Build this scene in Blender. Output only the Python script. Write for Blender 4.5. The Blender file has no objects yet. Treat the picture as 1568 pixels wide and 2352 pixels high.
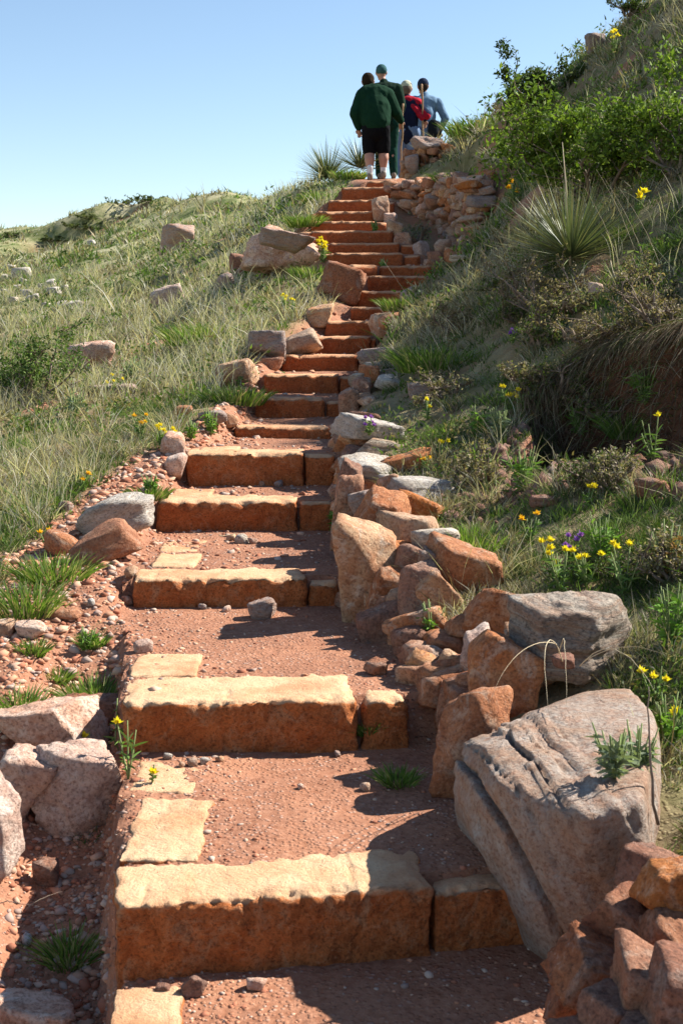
import bpy, bmesh, math, random
import numpy as np
from mathutils import Vector, Matrix, Euler

# ------------------------------------------------------------------ camera, sky, sun, exposure
scene = bpy.context.scene
COL = scene.collection
PITCH = math.radians(8.27)
cam_d = bpy.data.cameras.new("camera"); cam = bpy.data.objects.new("camera", cam_d); COL.objects.link(cam)
cam.location = (0, 0, 0); cam.rotation_euler = (math.pi / 2 - PITCH, 0, 0)
cam_d.sensor_fit = 'VERTICAL'; cam_d.sensor_height = 22.5; cam_d.sensor_width = 15.0
cam_d.lens = 3000.0 / 2352.0 * 22.5
cam_d.clip_start = 0.05; cam_d.clip_end = 5000
cam_d.dof.use_dof = True; cam_d.dof.focus_distance = 8.5; cam_d.dof.aperture_fstop = 7.0
scene.camera = cam

SUN = Vector((1.06, 0.40, 1.0)).normalized()          # from the scene towards the sun
world = bpy.data.worlds.new("World"); scene.world = world; world.use_nodes = True
wn = world.node_tree.nodes; wl = world.node_tree.links; wn.clear()
w_out = wn.new('ShaderNodeOutputWorld'); w_bg = wn.new('ShaderNodeBackground'); w_sky = wn.new('ShaderNodeTexSky')
w_sky.sky_type = 'NISHITA'; w_sky.sun_disc = False
w_sky.sun_elevation = math.asin(SUN.z); w_sky.sun_rotation = math.atan2(SUN.x, SUN.y)
w_sky.altitude = 300; w_sky.air_density = 1.0; w_sky.dust_density = 0.0; w_sky.ozone_density = 1.4
w_bg.inputs['Strength'].default_value = 0.075
wl.new(w_sky.outputs[0], w_bg.inputs[0]); wl.new(w_bg.outputs[0], w_out.inputs[0])
sun_d = bpy.data.lights.new("sun", 'SUN'); sun = bpy.data.objects.new("sun", sun_d); COL.objects.link(sun)
sun_d.energy = 5.0; sun_d.angle = math.radians(0.53); sun_d.color = (1.0, 0.955, 0.88)
sun.rotation_euler = SUN.to_track_quat('Z', 'Y').to_euler()
vs = scene.view_settings
vs.view_transform = 'Standard'; vs.look = 'None'; vs.gamma = 1; vs.use_curve_mapping = False; vs.exposure = 1.22

# ------------------------------------------------------------------ numeric helpers
rng = np.random.default_rng(7); random.seed(7)
CP, SP = math.cos(PITCH), math.sin(PITCH)
def ray(px, py):
    a = (px - 784) / 3000.0; b = (py - 1176) / 3000.0
    v = np.array([a, CP - b * SP, -SP - b * CP]); return v / v[1]
def P(px, py, D):
    return ray(px, py) * D

def _h(ix, iy, iz, s):
    h = (ix.astype(np.int64) * 374761393 + iy.astype(np.int64) * 668265263 + iz.astype(np.int64) * 2147483647 + s * 974711) & 0xffffffff
    h = ((h ^ (h >> 13)) * 1274126177) & 0xffffffff
    h = ((h ^ (h >> 16)) * 2246822519) & 0xffffffff
    return ((h ^ (h >> 15)) & 0xffffff) / float(0xffffff) * 2 - 1
def noise(p, s=0):
    p = np.asarray(p, float); f = np.floor(p); t = p - f; t = t * t * (3 - 2 * t); i = f.astype(np.int64)
    x, y, z = i[:, 0], i[:, 1], i[:, 2]; u, v, w = t[:, 0], t[:, 1], t[:, 2]
    def L(a, b, k): return a + (b - a) * k
    return L(L(L(_h(x, y, z, s), _h(x + 1, y, z, s), u), L(_h(x, y + 1, z, s), _h(x + 1, y + 1, z, s), u), v),
             L(L(_h(x, y, z + 1, s), _h(x + 1, y, z + 1, s), u), L(_h(x, y + 1, z + 1, s), _h(x + 1, y + 1, z + 1, s), u), v), w)
def fbm(p, s=0, o=4, g=0.5):
    p = np.asarray(p, float); a = 1.0; r = 0; n = 0
    for k in range(o):
        r = r + a * noise(p * (2 ** k) + k * 17.3, s + k); n += a; a *= g
    return r / n
def n2(x, y, sc, s=0, o=3):
    return fbm(np.stack([x * sc, y * sc, np.zeros_like(x) + 0.37], 1), s, o)
def sst(a, b, x):
    t = np.clip((x - a) / (b - a), 0, 1); return t * t * (3 - 2 * t)

# ------------------------------------------------------------------ the steps (front edge: left px, right px of the main block, right px in all, row, distance, height)
#        xl   xm    xr    yl(D)  yr(D)   z       depth
ST = [(267, 992, 1240, 3.40, 3.54, -1.590, .27),
      (277, 822, 941, 4.66, 4.72, -1.389, .36),
      (305, 703, 780, 6.24, 6.27, -1.236, .27),
      (360, 682, 770, 7.64, 7.66, -1.043, .26),
      (427, 697, 768, 8.29, 8.29, -0.823, .28),
      (543, 755, 782, 9.28, 9.28, -0.735, .24),
      (588, 745, 792, 10.10, 10.1, -0.581, .25),
      (607, 778, 808, 10.80, 10.8, -0.427, .25),
      (648, 820, 838, 11.50, 11.5, -0.283, .25),
      (713, 850, 862, 12.10, 12.1, -0.131, .25),
      (747, 868, 880, 12.60, 12.6, 0.010, .25),
      (805, 910, 920, 13.20, 13.2, 0.150, .25),
      (820, 945, 950, 13.75, 13.75, 0.322, .25),
      (845, 980, 992, 14.20, 14.2, 0.494, .25),
      (800, 870, 990, 14.70, 14.7, 0.629, .25),
      (768, 925, 965, 15.20, 15.15, 0.786, .25),
      (757, 917, 975, 15.70, 15.65, 0.924, .25),
      (714, 902, 940, 16.20, 16.15, 1.100, .27),
      (712, 858, 890, 16.70, 16.65, 1.250, .25),
      (724, 858, 892, 17.20, 17.1, 1.410, .25),
      (753, 882, 905, 17.70, 17.6, 1.600, .25),
      (784, 910, 925, 18.30, 18.15, 1.824, .26),
      (842, 905, 934, 19.00, 19.0, 1.985, .26)]
def xat(px, D, z): return (px - 784) / 3000.0 * (D * CP - z * SP)
SX = [(xat(a, d, z), xat(b, d2, z), xat(c, d2, z), d, d2, z, dp) for a, b, c, d, d2, z, dp in ST]
_y = np.array([1.5, 3.0] + [s[3] for s in SX] + [20.5, 24.5, 28])
_L = np.array([-.60, -.585] + [s[0] for s in SX] + [.30, .55, .6])
_R = np.array([1.1, .95] + [s[2] for s in SX] + [.95, 1.75, 1.8])
_R[2] = .66; _R[3] = .36
_R[2 + 2] = .03
# extra wall-foot knots between step 2 and 3
_yR = np.concatenate([_y[:4], [5.1, 5.7], _y[4:]]); _RR = np.concatenate([_R[:4], [.27, .12], _R[4:]])
def path(x, y):
    z = np.full_like(x, -1.835) + (y - 3.3) * 0.02 + .02
    z = np.where(y < 2.5, -1.85, z)
    for k, (xl, xm, xr, yl, yr, zz, dp) in enumerate(SX):
        yf = yl + (x - xl) * (yr - yl) / (xm - xl)
        nxt = SX[k + 1][3] if k + 1 < len(SX) else yl + 1
        rise = .02 if k < 22 else .115 * (np.clip(y, 19, 24) - 19) / .55 * .55
        z = np.where(y > yf + .09, zz - .016 + rise * (np.clip((y - yf) / (nxt - yl), 0, 1) if k < 22 else 1), z)
    L = np.interp(y, _y, _L); R = np.interp(y, _yR, _RR)
    wl_ = np.where(y < 5.9, .045, np.where(y < 12, .14, .3))
    m = sst(0, 1, (x - (L - wl_)) / wl_ ) * (1 - sst(0, 1, (x - (R - .02)) / .26))
    m = m * (1 - sst(24, 27, y))
    return m, z, L, R

# ------------------------------------------------------------------ the hillside
CTRL = [(20, 2340, 3.35), (200, 2330, 3.4), (150, 2100, 3.8), (60, 1950, 4.2), (200, 1700, 4.75), (60, 1600, 5.1), (0, 1400, 6.0), (200, 1400, 6.0),
        (0, 1250, 7.0), (250, 1250, 6.9), (0, 1100, 8.4), (300, 1100, 8.0), (0, 950, 11), (300, 950, 10), (480, 950, 9.3),
        (0, 850, 14), (300, 850, 12.5), (500, 850, 11.3), (0, 750, 19), (300, 750, 16), (500, 750, 13.6), (640, 750, 12.4),
        (0, 680, 26), (300, 680, 20), (500, 680, 16.5), (690, 690, 13.6), (0, 620, 34), (150, 650, 28), (300, 620, 26), (500, 620, 19.5), (680, 640, 15),
        (0, 570, 44), (150, 560, 43), (300, 550, 36), (500, 560, 24), (650, 550, 17.5), (100, 537, 52), (300, 470, 47), (400, 450, 45), (550, 442, 40),
        (650, 436, 32), (500, 500, 32), (600, 480, 26), (690, 432, 24), (740, 424, 21.5), (700, 480, 19.3), (680, 520, 17.3), (0, 541, 60), (640, 450, 26),
        # right bank
        (1568, 0, 15), (1568, 200, 12.5), (1568, 400, 10.3), (1568, 600, 8.6), (1568, 750, 7.8), (1568, 900, 7.1), (1568, 1050, 6.4), (1568, 1200, 5.7),
        (1568, 1400, 4.9), (1568, 1650, 4.2), (1568, 1850, 3.8), (1500, 2200, 3.15), (1490, 12, 16.5), (1350, 115, 17.5), (1240, 215, 18.5), (1100, 295, 20.5),
        (1010, 335, 21), (1350, 300, 12.8), (1350, 500, 10.5), (1300, 620, 9.6), (1350, 750, 8.6), (1350, 900, 7.6), (1350, 1100, 6.5), (1350, 1300, 5.6),
        (1150, 420, 15.8), (1150, 500, 13.5), (1150, 620, 11.3), (1100, 700, 10.4), (1150, 850, 8.9), (1150, 1000, 7.7), (1150, 1150, 6.8),
        (1000, 700, 11.3), (960, 720, 11.8), (940, 800, 10.7), (900, 900, 9.7), (1000, 1000, 8.2), (1000, 1130, 7.15),
        (850, 1005, 8.5), (870, 1105, 7.6), (940, 1210, 6.6), (1100, 1370, 5.6), (1200, 1520, 4.9), (1330, 1640, 4.4), (1450, 1900, 3.7), (1020, 640, 13.8)]
WX = [(4.5, 24, 3.6), (6, 19, 4.8), (8, 12, 6.0), (6, 6, 2.6), (5, 3, 1.2), (4, 1, .2), (2.5, 1.5, -.9), (1.9, 25.5, 2.7), (0.6, 30, 2.0), (5, 32, 3), (0, 45, -3), (8, 50, -2),
      (-12, 8, -1.9), (-12, 16, -1.2), (-14, 28, .3), (-20, 45, 1.8), (-25, 62, 2.4), (-5, 70, -1), (-25, 80, -2), (-3, 2, -1.95), (-1, 0, -1.9), (1, 0, -1.7), (-6, -3, -2.2),
      (4, -3, .0), (-60, 60, -3), (60, 60, -2), (40, 20, 6), (-50, 10, -6), (0, 110, -10), (-60, 120, -12), (60, 120, -12), (1.2, 19.5, 2.12), (1.15, 23.5, 2.5), (1.5, 24.6, 2.58), (.55, 20.6, 2.17), (.5, 22.4, 2.36)]
cp = np.array([P(*c) for c in CTRL] + [np.array(w, float) for w in WX])
cx, cy, cz = cp.T
def warp(x, y):                       # distances count relative to how far off they are
    r = np.log(np.maximum(y, 0) + 2.5)
    return x / (np.maximum(y, 0) + 2.5) * 2.2, r * 2.0
cu, cv = warp(cx, cy)
def kern(d): return np.sqrt(d * d + .0025)
A = kern(np.hypot(cu[:, None] - cu[None], cv[:, None] - cv[None])) - np.eye(len(cu)) * .01
A = np.block([[A, np.ones((len(cu), 1))], [np.ones((1, len(cu))), np.zeros((1, 1))]])
zs = cz / (np.maximum(cy, 0) + 2.5)
wts = np.linalg.solve(A, np.append(zs, 0))
def seg_dist(x, y, pts):
    """signed distance to a polyline (positive to its left) and how far along it (0..1)"""
    best = np.full_like(x, 1e9); sg = np.zeros_like(x); al = np.zeros_like(x); n = len(pts) - 1
    for k in range(n):
        a, b = np.array(pts[k][:2]), np.array(pts[k + 1][:2]); d = b - a; l2 = d @ d
        tt = ((x - a[0]) * d[0] + (y - a[1]) * d[1]) / l2; t = np.clip(tt, 0, 1)
        qx, qy = x - a[0] - t * d[0], y - a[1] - t * d[1]; dd = np.hypot(qx, qy)
        c = d[0] * (y - a[1]) - d[1] * (x - a[0]); m = dd < best
        best = np.where(m, dd, best); sg = np.where(m, np.sign(c), sg); al = np.where(m, (k + t) / n, al)
    return best * sg, al
SC1 = [P(1190, 905, 8.0), P(1280, 850, 8.0), P(1400, 830, 7.75), P(1568, 800, 7.4), P(1800, 760, 7.2)]
SC2 = [P(60, 578, 45), P(150, 545, 45), P(230, 510, 45), P(335, 466, 46)]
# terrace behind the curved dry-stone wall
W1 = [(.70, 18.0), (.86, 17.75), (1.06, 17.55), (1.27, 17.1), (1.43, 16.5), (1.50, 15.8), (1.55, 15.35), (1.72, 15.7), (1.90, 16.2), (2.02, 16.9)]
W1top = [1.86, 1.84, 1.83, 1.80, 1.74, 1.66, 1.60, 1.66, 1.72, 1.8]
W1bot = [1.60, 1.45, 1.25, 1.05, .88, .72, .62, .8, 1.1, 1.4]
TERR = [(p[0] + .10, p[1] + .16) for p in W1[:7]] + [(1.70, 15.95), (1.86, 16.4), (2.0, 17.0), (2.1, 17.8), (1.9, 19.0), (1.2, 19.3), (.75, 19.0), (.74, 18.3)]
NOOK = [(.90, 14.05), (1.20, 14.0), (1.42, 14.5), (1.60, 15.1)] + [(p[0] + .05, p[1] + .08) for p in W1[6::-1]] + [(.60, 17.9), (.55, 17.0), (.75, 15.6)]
W2 = [(1.02, 20.55), (1.15, 20.2), (1.40, 20.05), (1.65, 20.0), (1.9, 20.1)]
def in_poly(x, y, poly):
    c = np.zeros(x.shape, bool); n = len(poly); dmin = np.full_like(x, 1e9)
    for i in range(n):
        x0, y0 = poly[i]; x1, y1 = poly[(i + 1) % n]
        with np.errstate(divide='ignore', invalid='ignore'):
            k = ((y0 > y) != (y1 > y)) & (x < (x1 - x0) * (y - y0) / (y1 - y0 + 1e-12) + x0)
        c ^= k
        dx, dy = x1 - x0, y1 - y0; t = np.clip(((x - x0) * dx + (y - y0) * dy) / (dx * dx + dy * dy), 0, 1)
        dmin = np.minimum(dmin, np.hypot(x - x0 - t * dx, y - y0 - t * dy))
    return np.where(c, dmin, -dmin)
def base_h(x, y):
    u, v = warp(x, y); z = np.full_like(x, wts[-1])
    for k in range(len(cu)):
        z = z + wts[k] * kern(np.hypot(u - cu[k], v - cv[k]))
    return z * (np.maximum(y, 0) + 2.5)
def height(x, y):
    x = np.asarray(x, float).ravel(); y = np.asarray(y, float).ravel()
    z = base_h(x, y)
    # rolling lumps and tussocks
    amp = np.clip(y / 10, .35, 2.2)
    z = z + n2(x, y, 1.3, 3, 3) * .055 * amp + n2(x, y, 5.0, 9, 3) * .03 * np.clip(amp, .3, 1.1)
    z = z + n2(x, y, 1.9, 13, 3) * .10 * sst(.5, 1.0, x) * (y > 3) * (1 - sst(14, 18, y))
    z = z + np.where(y > 25, n2(x, y, .35, 21, 3) * .2 * sst(22, 34, y), 0) - .13 * np.maximum(0, y - 53)
    s, a = seg_dist(x, y, SC1); f = sst(0, .12, a) * (1 - sst(.93, 1, a)) * (np.abs(s) < 3)
    s = s + n2(x, y, 2.5, 5, 3) * .12
    z = z - .72 * f * (1 - sst(-.10, .10, s)) * np.exp(-(np.minimum(s, 0) / .62) ** 2) + .10 * f * sst(-.1, .15, s) * np.exp(-np.maximum(s, 0) / .5)
    z = z + f * (np.abs(s + .4) < .9) * (n2(x, y, 5, 15, 4) * .09 + n2(x, y, 16, 16, 3) * .03)
    s, a = seg_dist(x, y, SC2); f = sst(0, .2, a) * (1 - sst(.85, 1, a)) * (np.abs(s) < 20)
    s = s + n2(x, y, .5, 5, 3) * 1.2
    z = z - .75 * f * (1 - sst(-.4, .3, s)) * np.exp(np.minimum(s, 0) / 3.0) + .08 * f * sst(-.5, .4, s) * np.exp(-np.maximum(s, 0) / 3)
    # terrace and nook
    w = (y > 13.2) & (y < 20.5) & (x > .2) & (x < 3)
    if w.any():
        xi, yi, zi = x[w], y[w], z[w]
        d = in_poly(xi, yi, TERR); tz = np.interp(yi, [15.4, 16.2, 17.6, 19.5], [1.58, 1.68, 1.82, 2.05])
        k = sst(-.08, .1, d)
        near = sst(-.22, .02, in_poly(xi, yi, NOOK))
        nz = np.interp(yi, [13.8, 14.5, 15.2, 16, 17, 18.2], [.42, .52, .66, .86, 1.18, 1.62])
        zi = zi * (1 - near) + nz * near
        z[w] = zi * (1 - k) + tz * k
    m, pz, L, R = path(x, y)
    pz = pz + n2(x, y, 6, 31, 3) * .008 + n2(x, y, 1.5, 33, 2) * .012
    z = z * (1 - m) + pz * m
    w_ = (y > 2.6) & (y < 6.2); d = L - x
    z = z - .13 * w_ * sst(2.6, 3.0, y) * (1 - sst(5.3, 6.2, y)) * sst(.01, .05, d) * (1 - sst(.22, .5, d)) * sst(-3, -1, -np.abs(y - 4.0) * 0)
    return z

NXY = []
xs = np.concatenate([-np.geomspace(400, 60, 8)[:-1], np.arange(-60, -10, 1.2), np.arange(-10, -3.4, .16), np.arange(-3.4, 3.6, .04), np.arange(3.6, 9, .14), np.arange(9, 60, 1.4), np.geomspace(60, 400, 8)])
ys = np.concatenate([[-60, -20, -8], np.arange(-4, 2, .3), np.arange(2, 8.5, .03), np.arange(8.5, 21, .055), np.arange(21, 30, .12), np.arange(30, 62, .3), np.arange(62, 110, 2.5), np.geomspace(110, 900, 9)])
GX, GY = np.meshgrid(xs, ys)
GZ = height(GX, GY).reshape(GX.shape)
far = np.maximum(sst(60, 130, GY), sst(22, 60, np.abs(GX)))
GZ = GZ * (1 - far) + (-14) * far
def H(x, y):
    x = np.atleast_1d(np.asarray(x, float)); y = np.atleast_1d(np.asarray(y, float))
    i = np.clip(np.searchsorted(xs, x) - 1, 0, len(xs) - 2); j = np.clip(np.searchsorted(ys, y) - 1, 0, len(ys) - 2)
    u = (x - xs[i]) / (xs[i + 1] - xs[i]); v = (y - ys[j]) / (ys[j + 1] - ys[j])
    return (GZ[j, i] * (1 - u) + GZ[j, i + 1] * u) * (1 - v) + (GZ[j + 1, i] * (1 - u) + GZ[j + 1, i + 1] * u) * v
def h1(x, y): return float(H(x, y)[0])
def G(px, py, lo=2.2):
    """where the line of sight through a point of the photograph meets the ground"""
    r = ray(px, py); t = np.concatenate([np.arange(lo, 25, .01), np.arange(25, 75, .05)])
    d = r[2] * t - H(r[0] * t, t); k = np.argmax(d < 0)
    if not (d < 0).any(): k = int(np.argmin(d[t < 70]))
    return Vector((r[0] * t[k], t[k], float(H(r[0] * t[k], t[k])[0])))

# ------------------------------------------------------------------ object helpers
def tag(o, label=None, cat=None, group=None, kind=None):
    if label: o['label'] = label
    if cat: o['category'] = cat
    if group: o['group'] = group
    if kind: o['kind'] = kind
    return o
def link(name, me, parent=None, mat=None, loc=None, smooth=True):
    o = bpy.data.objects.new(name, me); COL.objects.link(o)
    if mat is not None and me is not None:
        me.materials.clear(); me.materials.append(mat)
    if parent is not None: o.parent = parent
    if loc is not None: o.location = loc
    if me is not None and smooth and len(me.polygons): me.polygons.foreach_set('use_smooth', np.ones(len(me.polygons), bool))
    return o
def empty(name, loc, rz=0.0):
    o = bpy.data.objects.new(name, None); COL.objects.link(o); o.location = loc; o.rotation_euler = (0, 0, rz); o.empty_display_size = .1
    return o
def mesh_np(name, V, F, colors=None, attrs=None):
    """V (n,3); F: list of index arrays (k,3) or (k,4)"""
    me = bpy.data.meshes.new(name); V = np.asarray(V, np.float32)
    F = [f for f in (F if isinstance(F, list) else [F]) if len(f)]
    me.vertices.add(len(V)); me.vertices.foreach_set('co', V.ravel())
    li = np.concatenate([f.ravel() for f in F]).astype(np.int32)
    tot = np.concatenate([np.full(len(f), f.shape[1]) for f in F]).astype(np.int32)
    st = np.concatenate([[0], np.cumsum(tot)[:-1]]).astype(np.int32)
    me.loops.add(len(li)); me.loops.foreach_set('vertex_index', li)
    me.polygons.add(len(tot)); me.polygons.foreach_set('loop_start', st); me.polygons.foreach_set('loop_total', tot)
    if colors is not None:
        a = me.color_attributes.new('Col', 'FLOAT_COLOR', 'POINT')
        a.data.foreach_set('color', np.concatenate([colors, np.ones((len(colors), 1))], 1).astype(np.float32).ravel())
    for k, v in (attrs or {}).items():
        a = me.attributes.new(k, 'FLOAT', 'POINT'); a.data.foreach_set('value', np.asarray(v, np.float32))
    me.update(); me.validate()
    return me

# ------------------------------------------------------------------ materials
def mat_base(name, rough=.9, spec=.15):
    m = bpy.data.materials.new(name); m.use_nodes = True; nt = m.node_tree; nt.nodes.clear()
    out = nt.nodes.new('ShaderNodeOutputMaterial'); b = nt.nodes.new('ShaderNodeBsdfPrincipled')
    b.inputs['Roughness'].default_value = rough; b.inputs['Specular IOR Level'].default_value = spec
    nt.links.new(b.outputs[0], out.inputs[0])
    return m, nt, b
class NT:
    def __init__(s, nt): s.nt = nt
    def n(s, t, **k):
        o = s.nt.nodes.new(t)
        for a, v in k.items(): setattr(o, a, v)
        return o
    def l(s, a, b): s.nt.links.new(a, b)
    def noise(s, vec, scale, detail=6, rough=.6, dist=0):
        o = s.n('ShaderNodeTexNoise'); o.inputs['Scale'].default_value = scale; o.inputs['Detail'].default_value = detail
        o.inputs['Roughness'].default_value = rough; o.inputs['Distortion'].default_value = dist; s.l(vec, o.inputs['Vector']); return o.outputs['Fac']
    def vor(s, vec, scale, feature='F1', rnd=1):
        o = s.n('ShaderNodeTexVoronoi', feature=feature); o.inputs['Scale'].default_value = scale; s.l(vec, o.inputs['Vector']); return o
    def ramp(s, f, stops, interp='LINEAR'):
        o = s.n('ShaderNodeValToRGB'); s.l(f, o.inputs[0]); cr = o.color_ramp; cr.interpolation = interp
        while len(cr.elements) < len(stops): cr.elements.new(.5)
        for e, (p, c) in zip(cr.elements, stops):
            e.position = p; e.color = (c, c, c, 1) if isinstance(c, (int, float)) else (*c, 1)
        return o.outputs[0]
    def mix(s, f, a, b, mode='MIX'):
        o = s.n('ShaderNodeMix', data_type='RGBA', blend_type=mode)
        for sock, v in ((o.inputs[0], f), (o.inputs[6], a), (o.inputs[7], b)):
            if isinstance(v, (int, float)): sock.default_value = v
            elif isinstance(v, tuple): sock.default_value = (*v, 1)
            else: s.l(v, sock)
        return o.outputs[2]
    def math(s, op, a, b=0.0):
        o = s.n('ShaderNodeMath', operation=op)
        for sock, v in ((o.inputs[0], a), (o.inputs[1], b)):
            if isinstance(v, (int, float)): sock.default_value = v
            else: s.l(v, sock)
        return o.outputs[0]
    def bump(s, h, strength, dist, prev=None):
        o = s.n('ShaderNodeBump'); o.inputs['Strength'].default_value = strength; o.inputs['Distance'].default_value = dist; s.l(h, o.inputs['Height'])
        if prev is not None: s.l(prev, o.inputs['Normal'])
        return o.outputs[0]
    def attr(s, name, out='Fac'):
        o = s.n('ShaderNodeAttribute'); o.attribute_name = name; return o.outputs[out]

def soil_mat():
    m, nt, b = mat_base('red_soil'); T = NT(nt)
    pos = T.n('ShaderNodeNewGeometry').outputs['Position']
    n1 = T.noise(pos, 2.2, 5); nf = T.noise(pos, 38, 6, .7)
    red = T.ramp(n1, [(.25, (.15, .060, .035)), (.5, (.255, .105, .055)), (.75, (.37, .17, .095))])
    red = T.mix(T.ramp(T.noise(pos, 6.5, 7, .7), [(.46, 0), (.62, .75)]), red, (.19, .080, .047))
    red = T.mix(T.ramp(nf, [(.35, 0), (.75, .7)]), red, (.46, .24, .15))
    v = T.vor(pos, 55); v2 = T.vor(pos, 23)
    peb = T.ramp(v.outputs['Color'], [(.0, (.22, .10, .06)), (.4, (.45, .27, .19)), (.8, (.58, .47, .40))])
    pm = T.math('MULTIPLY', T.ramp(v.outputs['Distance'], [(.25, 1), (.42, 0)]), T.ramp(T.noise(pos, 5, 3), [(.46, 0), (.6, .45)]))
    path_c = T.mix(pm, red, peb)
    # ground under the grass
    veg = T.ramp(T.noise(pos, 3.5, 5), [(.3, (.16, .085, .045)), (.5, (.20, .15, .075)), (.7, (.13, .13, .05))])
    sc = T.noise(pos, 9, 5, .7)
    veg = T.mix(T.ramp(sc, [(.4, 0), (.7, .6)]), veg, (.34, .28, .16))
    col = T.mix(T.attr('dirt'), veg, path_c)
    # far slopes read as pale grass with greener patches
    farc = T.ramp(T.noise(pos, .55, 8, .75), [(.34, (.060, .085, .022)), (.45, (.13, .15, .05)), (.56, (.33, .30, .16)), (.72, (.46, .42, .27))])
    farm = T.math('MULTIPLY', T.attr('farmask'), T.math('SUBTRACT', 1.0, T.attr('dirt')))
    col = T.mix(farm, col, farc)
    col = T.mix(T.attr('scar_shade'), col, T.ramp(T.noise(pos, 11, 8, .75), [(.3, (.055, .028, .018)), (.55, (.13, .058, .032)), (.75, (.21, .11, .065))]))  # darkens the cut bank's soil; the hollow's shade put into its colour
    T.l(col, b.inputs['Base Color'])
    hgt = T.math('ADD', T.math('MULTIPLY', nf, .5), T.math('MULTIPLY', T.ramp(v.outputs['Distance'], [(.2, 1), (.45, 0)]), .35))
    T.l(T.bump(T.noise(pos, 8, 5), .5, .03, T.bump(hgt, .9, .012)), b.inputs['Normal'])
    return m
def rock_mat(name, c1, c2, c3, stain, sc=1.0, strata=0.0, spots=.5):
    """c1 main, c2 second tone, c3 weathered crust, stain rust; worked out in the stone's own space"""
    m, nt, b = mat_base(name, .88, .2); T = NT(nt)
    tc = T.n('ShaderNodeTexCoord').outputs['Object']; oi = T.n('ShaderNodeObjectInfo')
    vadd = T.n('ShaderNodeVectorMath', operation='ADD'); T.l(tc, vadd.inputs[0])
    cm = T.n('ShaderNodeCombineXYZ'); T.l(T.math('MULTIPLY', oi.outputs['Random'], 37.0), cm.inputs[0]); T.l(T.math('MULTIPLY', oi.outputs['Random'], 11.0), cm.inputs[2])
    T.l(cm.outputs[0], vadd.inputs[1]); v = vadd.outputs[0]
    st = T.n('ShaderNodeMapping'); st.inputs['Scale'].default_value = (1, 1, 1 + 7 * strata); T.l(v, st.inputs['Vector']); vs_ = st.outputs[0]
    a = T.noise(vs_, 5 * sc, 8, .65, .6); c = T.noise(vs_, 13 * sc, 8, .7, .3); f = T.noise(v, 70 * sc, 5, .7)
    col = T.mix(T.ramp(a, [(.42, 0), (.58, 1)]), c1, c2)
    col = T.mix(T.ramp(T.noise(vs_, 7 * sc, 8, .7, 1.0), [(.52, 0), (.66, .85)]), col, c3)
    col = T.mix(T.ramp(c, [(.50, 0), (.72, .8)]), col, stain)
    col = T.mix(T.ramp(f, [(.34, .8), (.52, 0)]), col, T.mix(.5, stain, (.05, .035, .03)))
    col = T.mix(T.ramp(f, [(.58, 0), (.8, spots)]), col, (.62, .55, .46))
    hue = T.n('ShaderNodeHueSaturation'); T.l(col, hue.inputs['Color'])
    T.l(T.math('ADD', .86, T.math('MULTIPLY', oi.outputs['Random'], .26)), hue.inputs['Value'])
    T.l(T.math('ADD', .80, T.math('MULTIPLY', oi.outputs['Random'], .32)), hue.inputs['Saturation'])
    T.l(hue.outputs[0], b.inputs['Base Color'])
    cr = T.ramp(T.vor(v, 4.5 * sc, 'DISTANCE_TO_EDGE').outputs['Distance'], [(0, 0), (.02, 1)])
    hh = T.math('ADD', T.math('MULTIPLY', c, 1.0), T.math('MULTIPLY', f, .35))
    T.l(T.bump(T.math('ADD', a, T.math('MULTIPLY', cr, .0)), .5, .05, T.bump(hh, 1.0, .03)), b.inputs['Normal'])
    return m
def step_mat():
    m, nt, b = mat_base('dressed_sandstone', .9, .15); T = NT(nt)
    tc = T.n('ShaderNodeNewGeometry').outputs['Position']; v = tc
    a = T.noise(v, 5, 8, .7, .4); c = T.noise(v, 17, 8, .75, .5); f = T.noise(v, 90, 4, .7)
    top = T.mix(T.ramp(a, [(.42, 0), (.68, .75)]), (.66, .44, .26), (.56, .29, .14))  # tops paler from real wear plus sunlight put into the colour
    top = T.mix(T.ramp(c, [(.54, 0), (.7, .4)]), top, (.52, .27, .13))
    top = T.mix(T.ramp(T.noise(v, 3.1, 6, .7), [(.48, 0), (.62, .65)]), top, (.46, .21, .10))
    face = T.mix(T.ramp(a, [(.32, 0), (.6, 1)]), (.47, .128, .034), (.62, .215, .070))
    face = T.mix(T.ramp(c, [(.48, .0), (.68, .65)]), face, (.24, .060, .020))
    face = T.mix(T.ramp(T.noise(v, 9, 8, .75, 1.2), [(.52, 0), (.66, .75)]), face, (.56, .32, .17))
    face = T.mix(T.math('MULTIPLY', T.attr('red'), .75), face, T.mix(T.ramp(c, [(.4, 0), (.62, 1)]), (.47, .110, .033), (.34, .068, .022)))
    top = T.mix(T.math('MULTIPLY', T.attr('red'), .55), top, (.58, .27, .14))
    w = T.math('ADD', T.attr('worn_sunlit'), T.math('MULTIPLY', T.math('SUBTRACT', c, .5), .7))
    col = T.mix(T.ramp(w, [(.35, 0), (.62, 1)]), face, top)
    col = T.mix(T.math('MULTIPLY', T.ramp(f, [(.34, .7), (.5, 0)]), T.math('SUBTRACT', 1.0, T.math('MULTIPLY', T.attr('worn_sunlit'), .75))), col, (.12, .04, .018))
    col = T.mix(T.ramp(T.noise(v, 45, 5, .8), [(.56, 0), (.68, .5)]), col, (.60, .36, .20))
    T.l(col, b.inputs['Base Color'])
    hb_ = T.math('MULTIPLY', T.math('ADD', c, T.math('MULTIPLY', f, .5)), T.math('SUBTRACT', 1.0, T.math('MULTIPLY', T.attr('worn_sunlit'), .65)))
    T.l(T.bump(a, .35, .02, T.bump(hb_, 1.0, .035)), b.inputs['Normal'])
    return m
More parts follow.
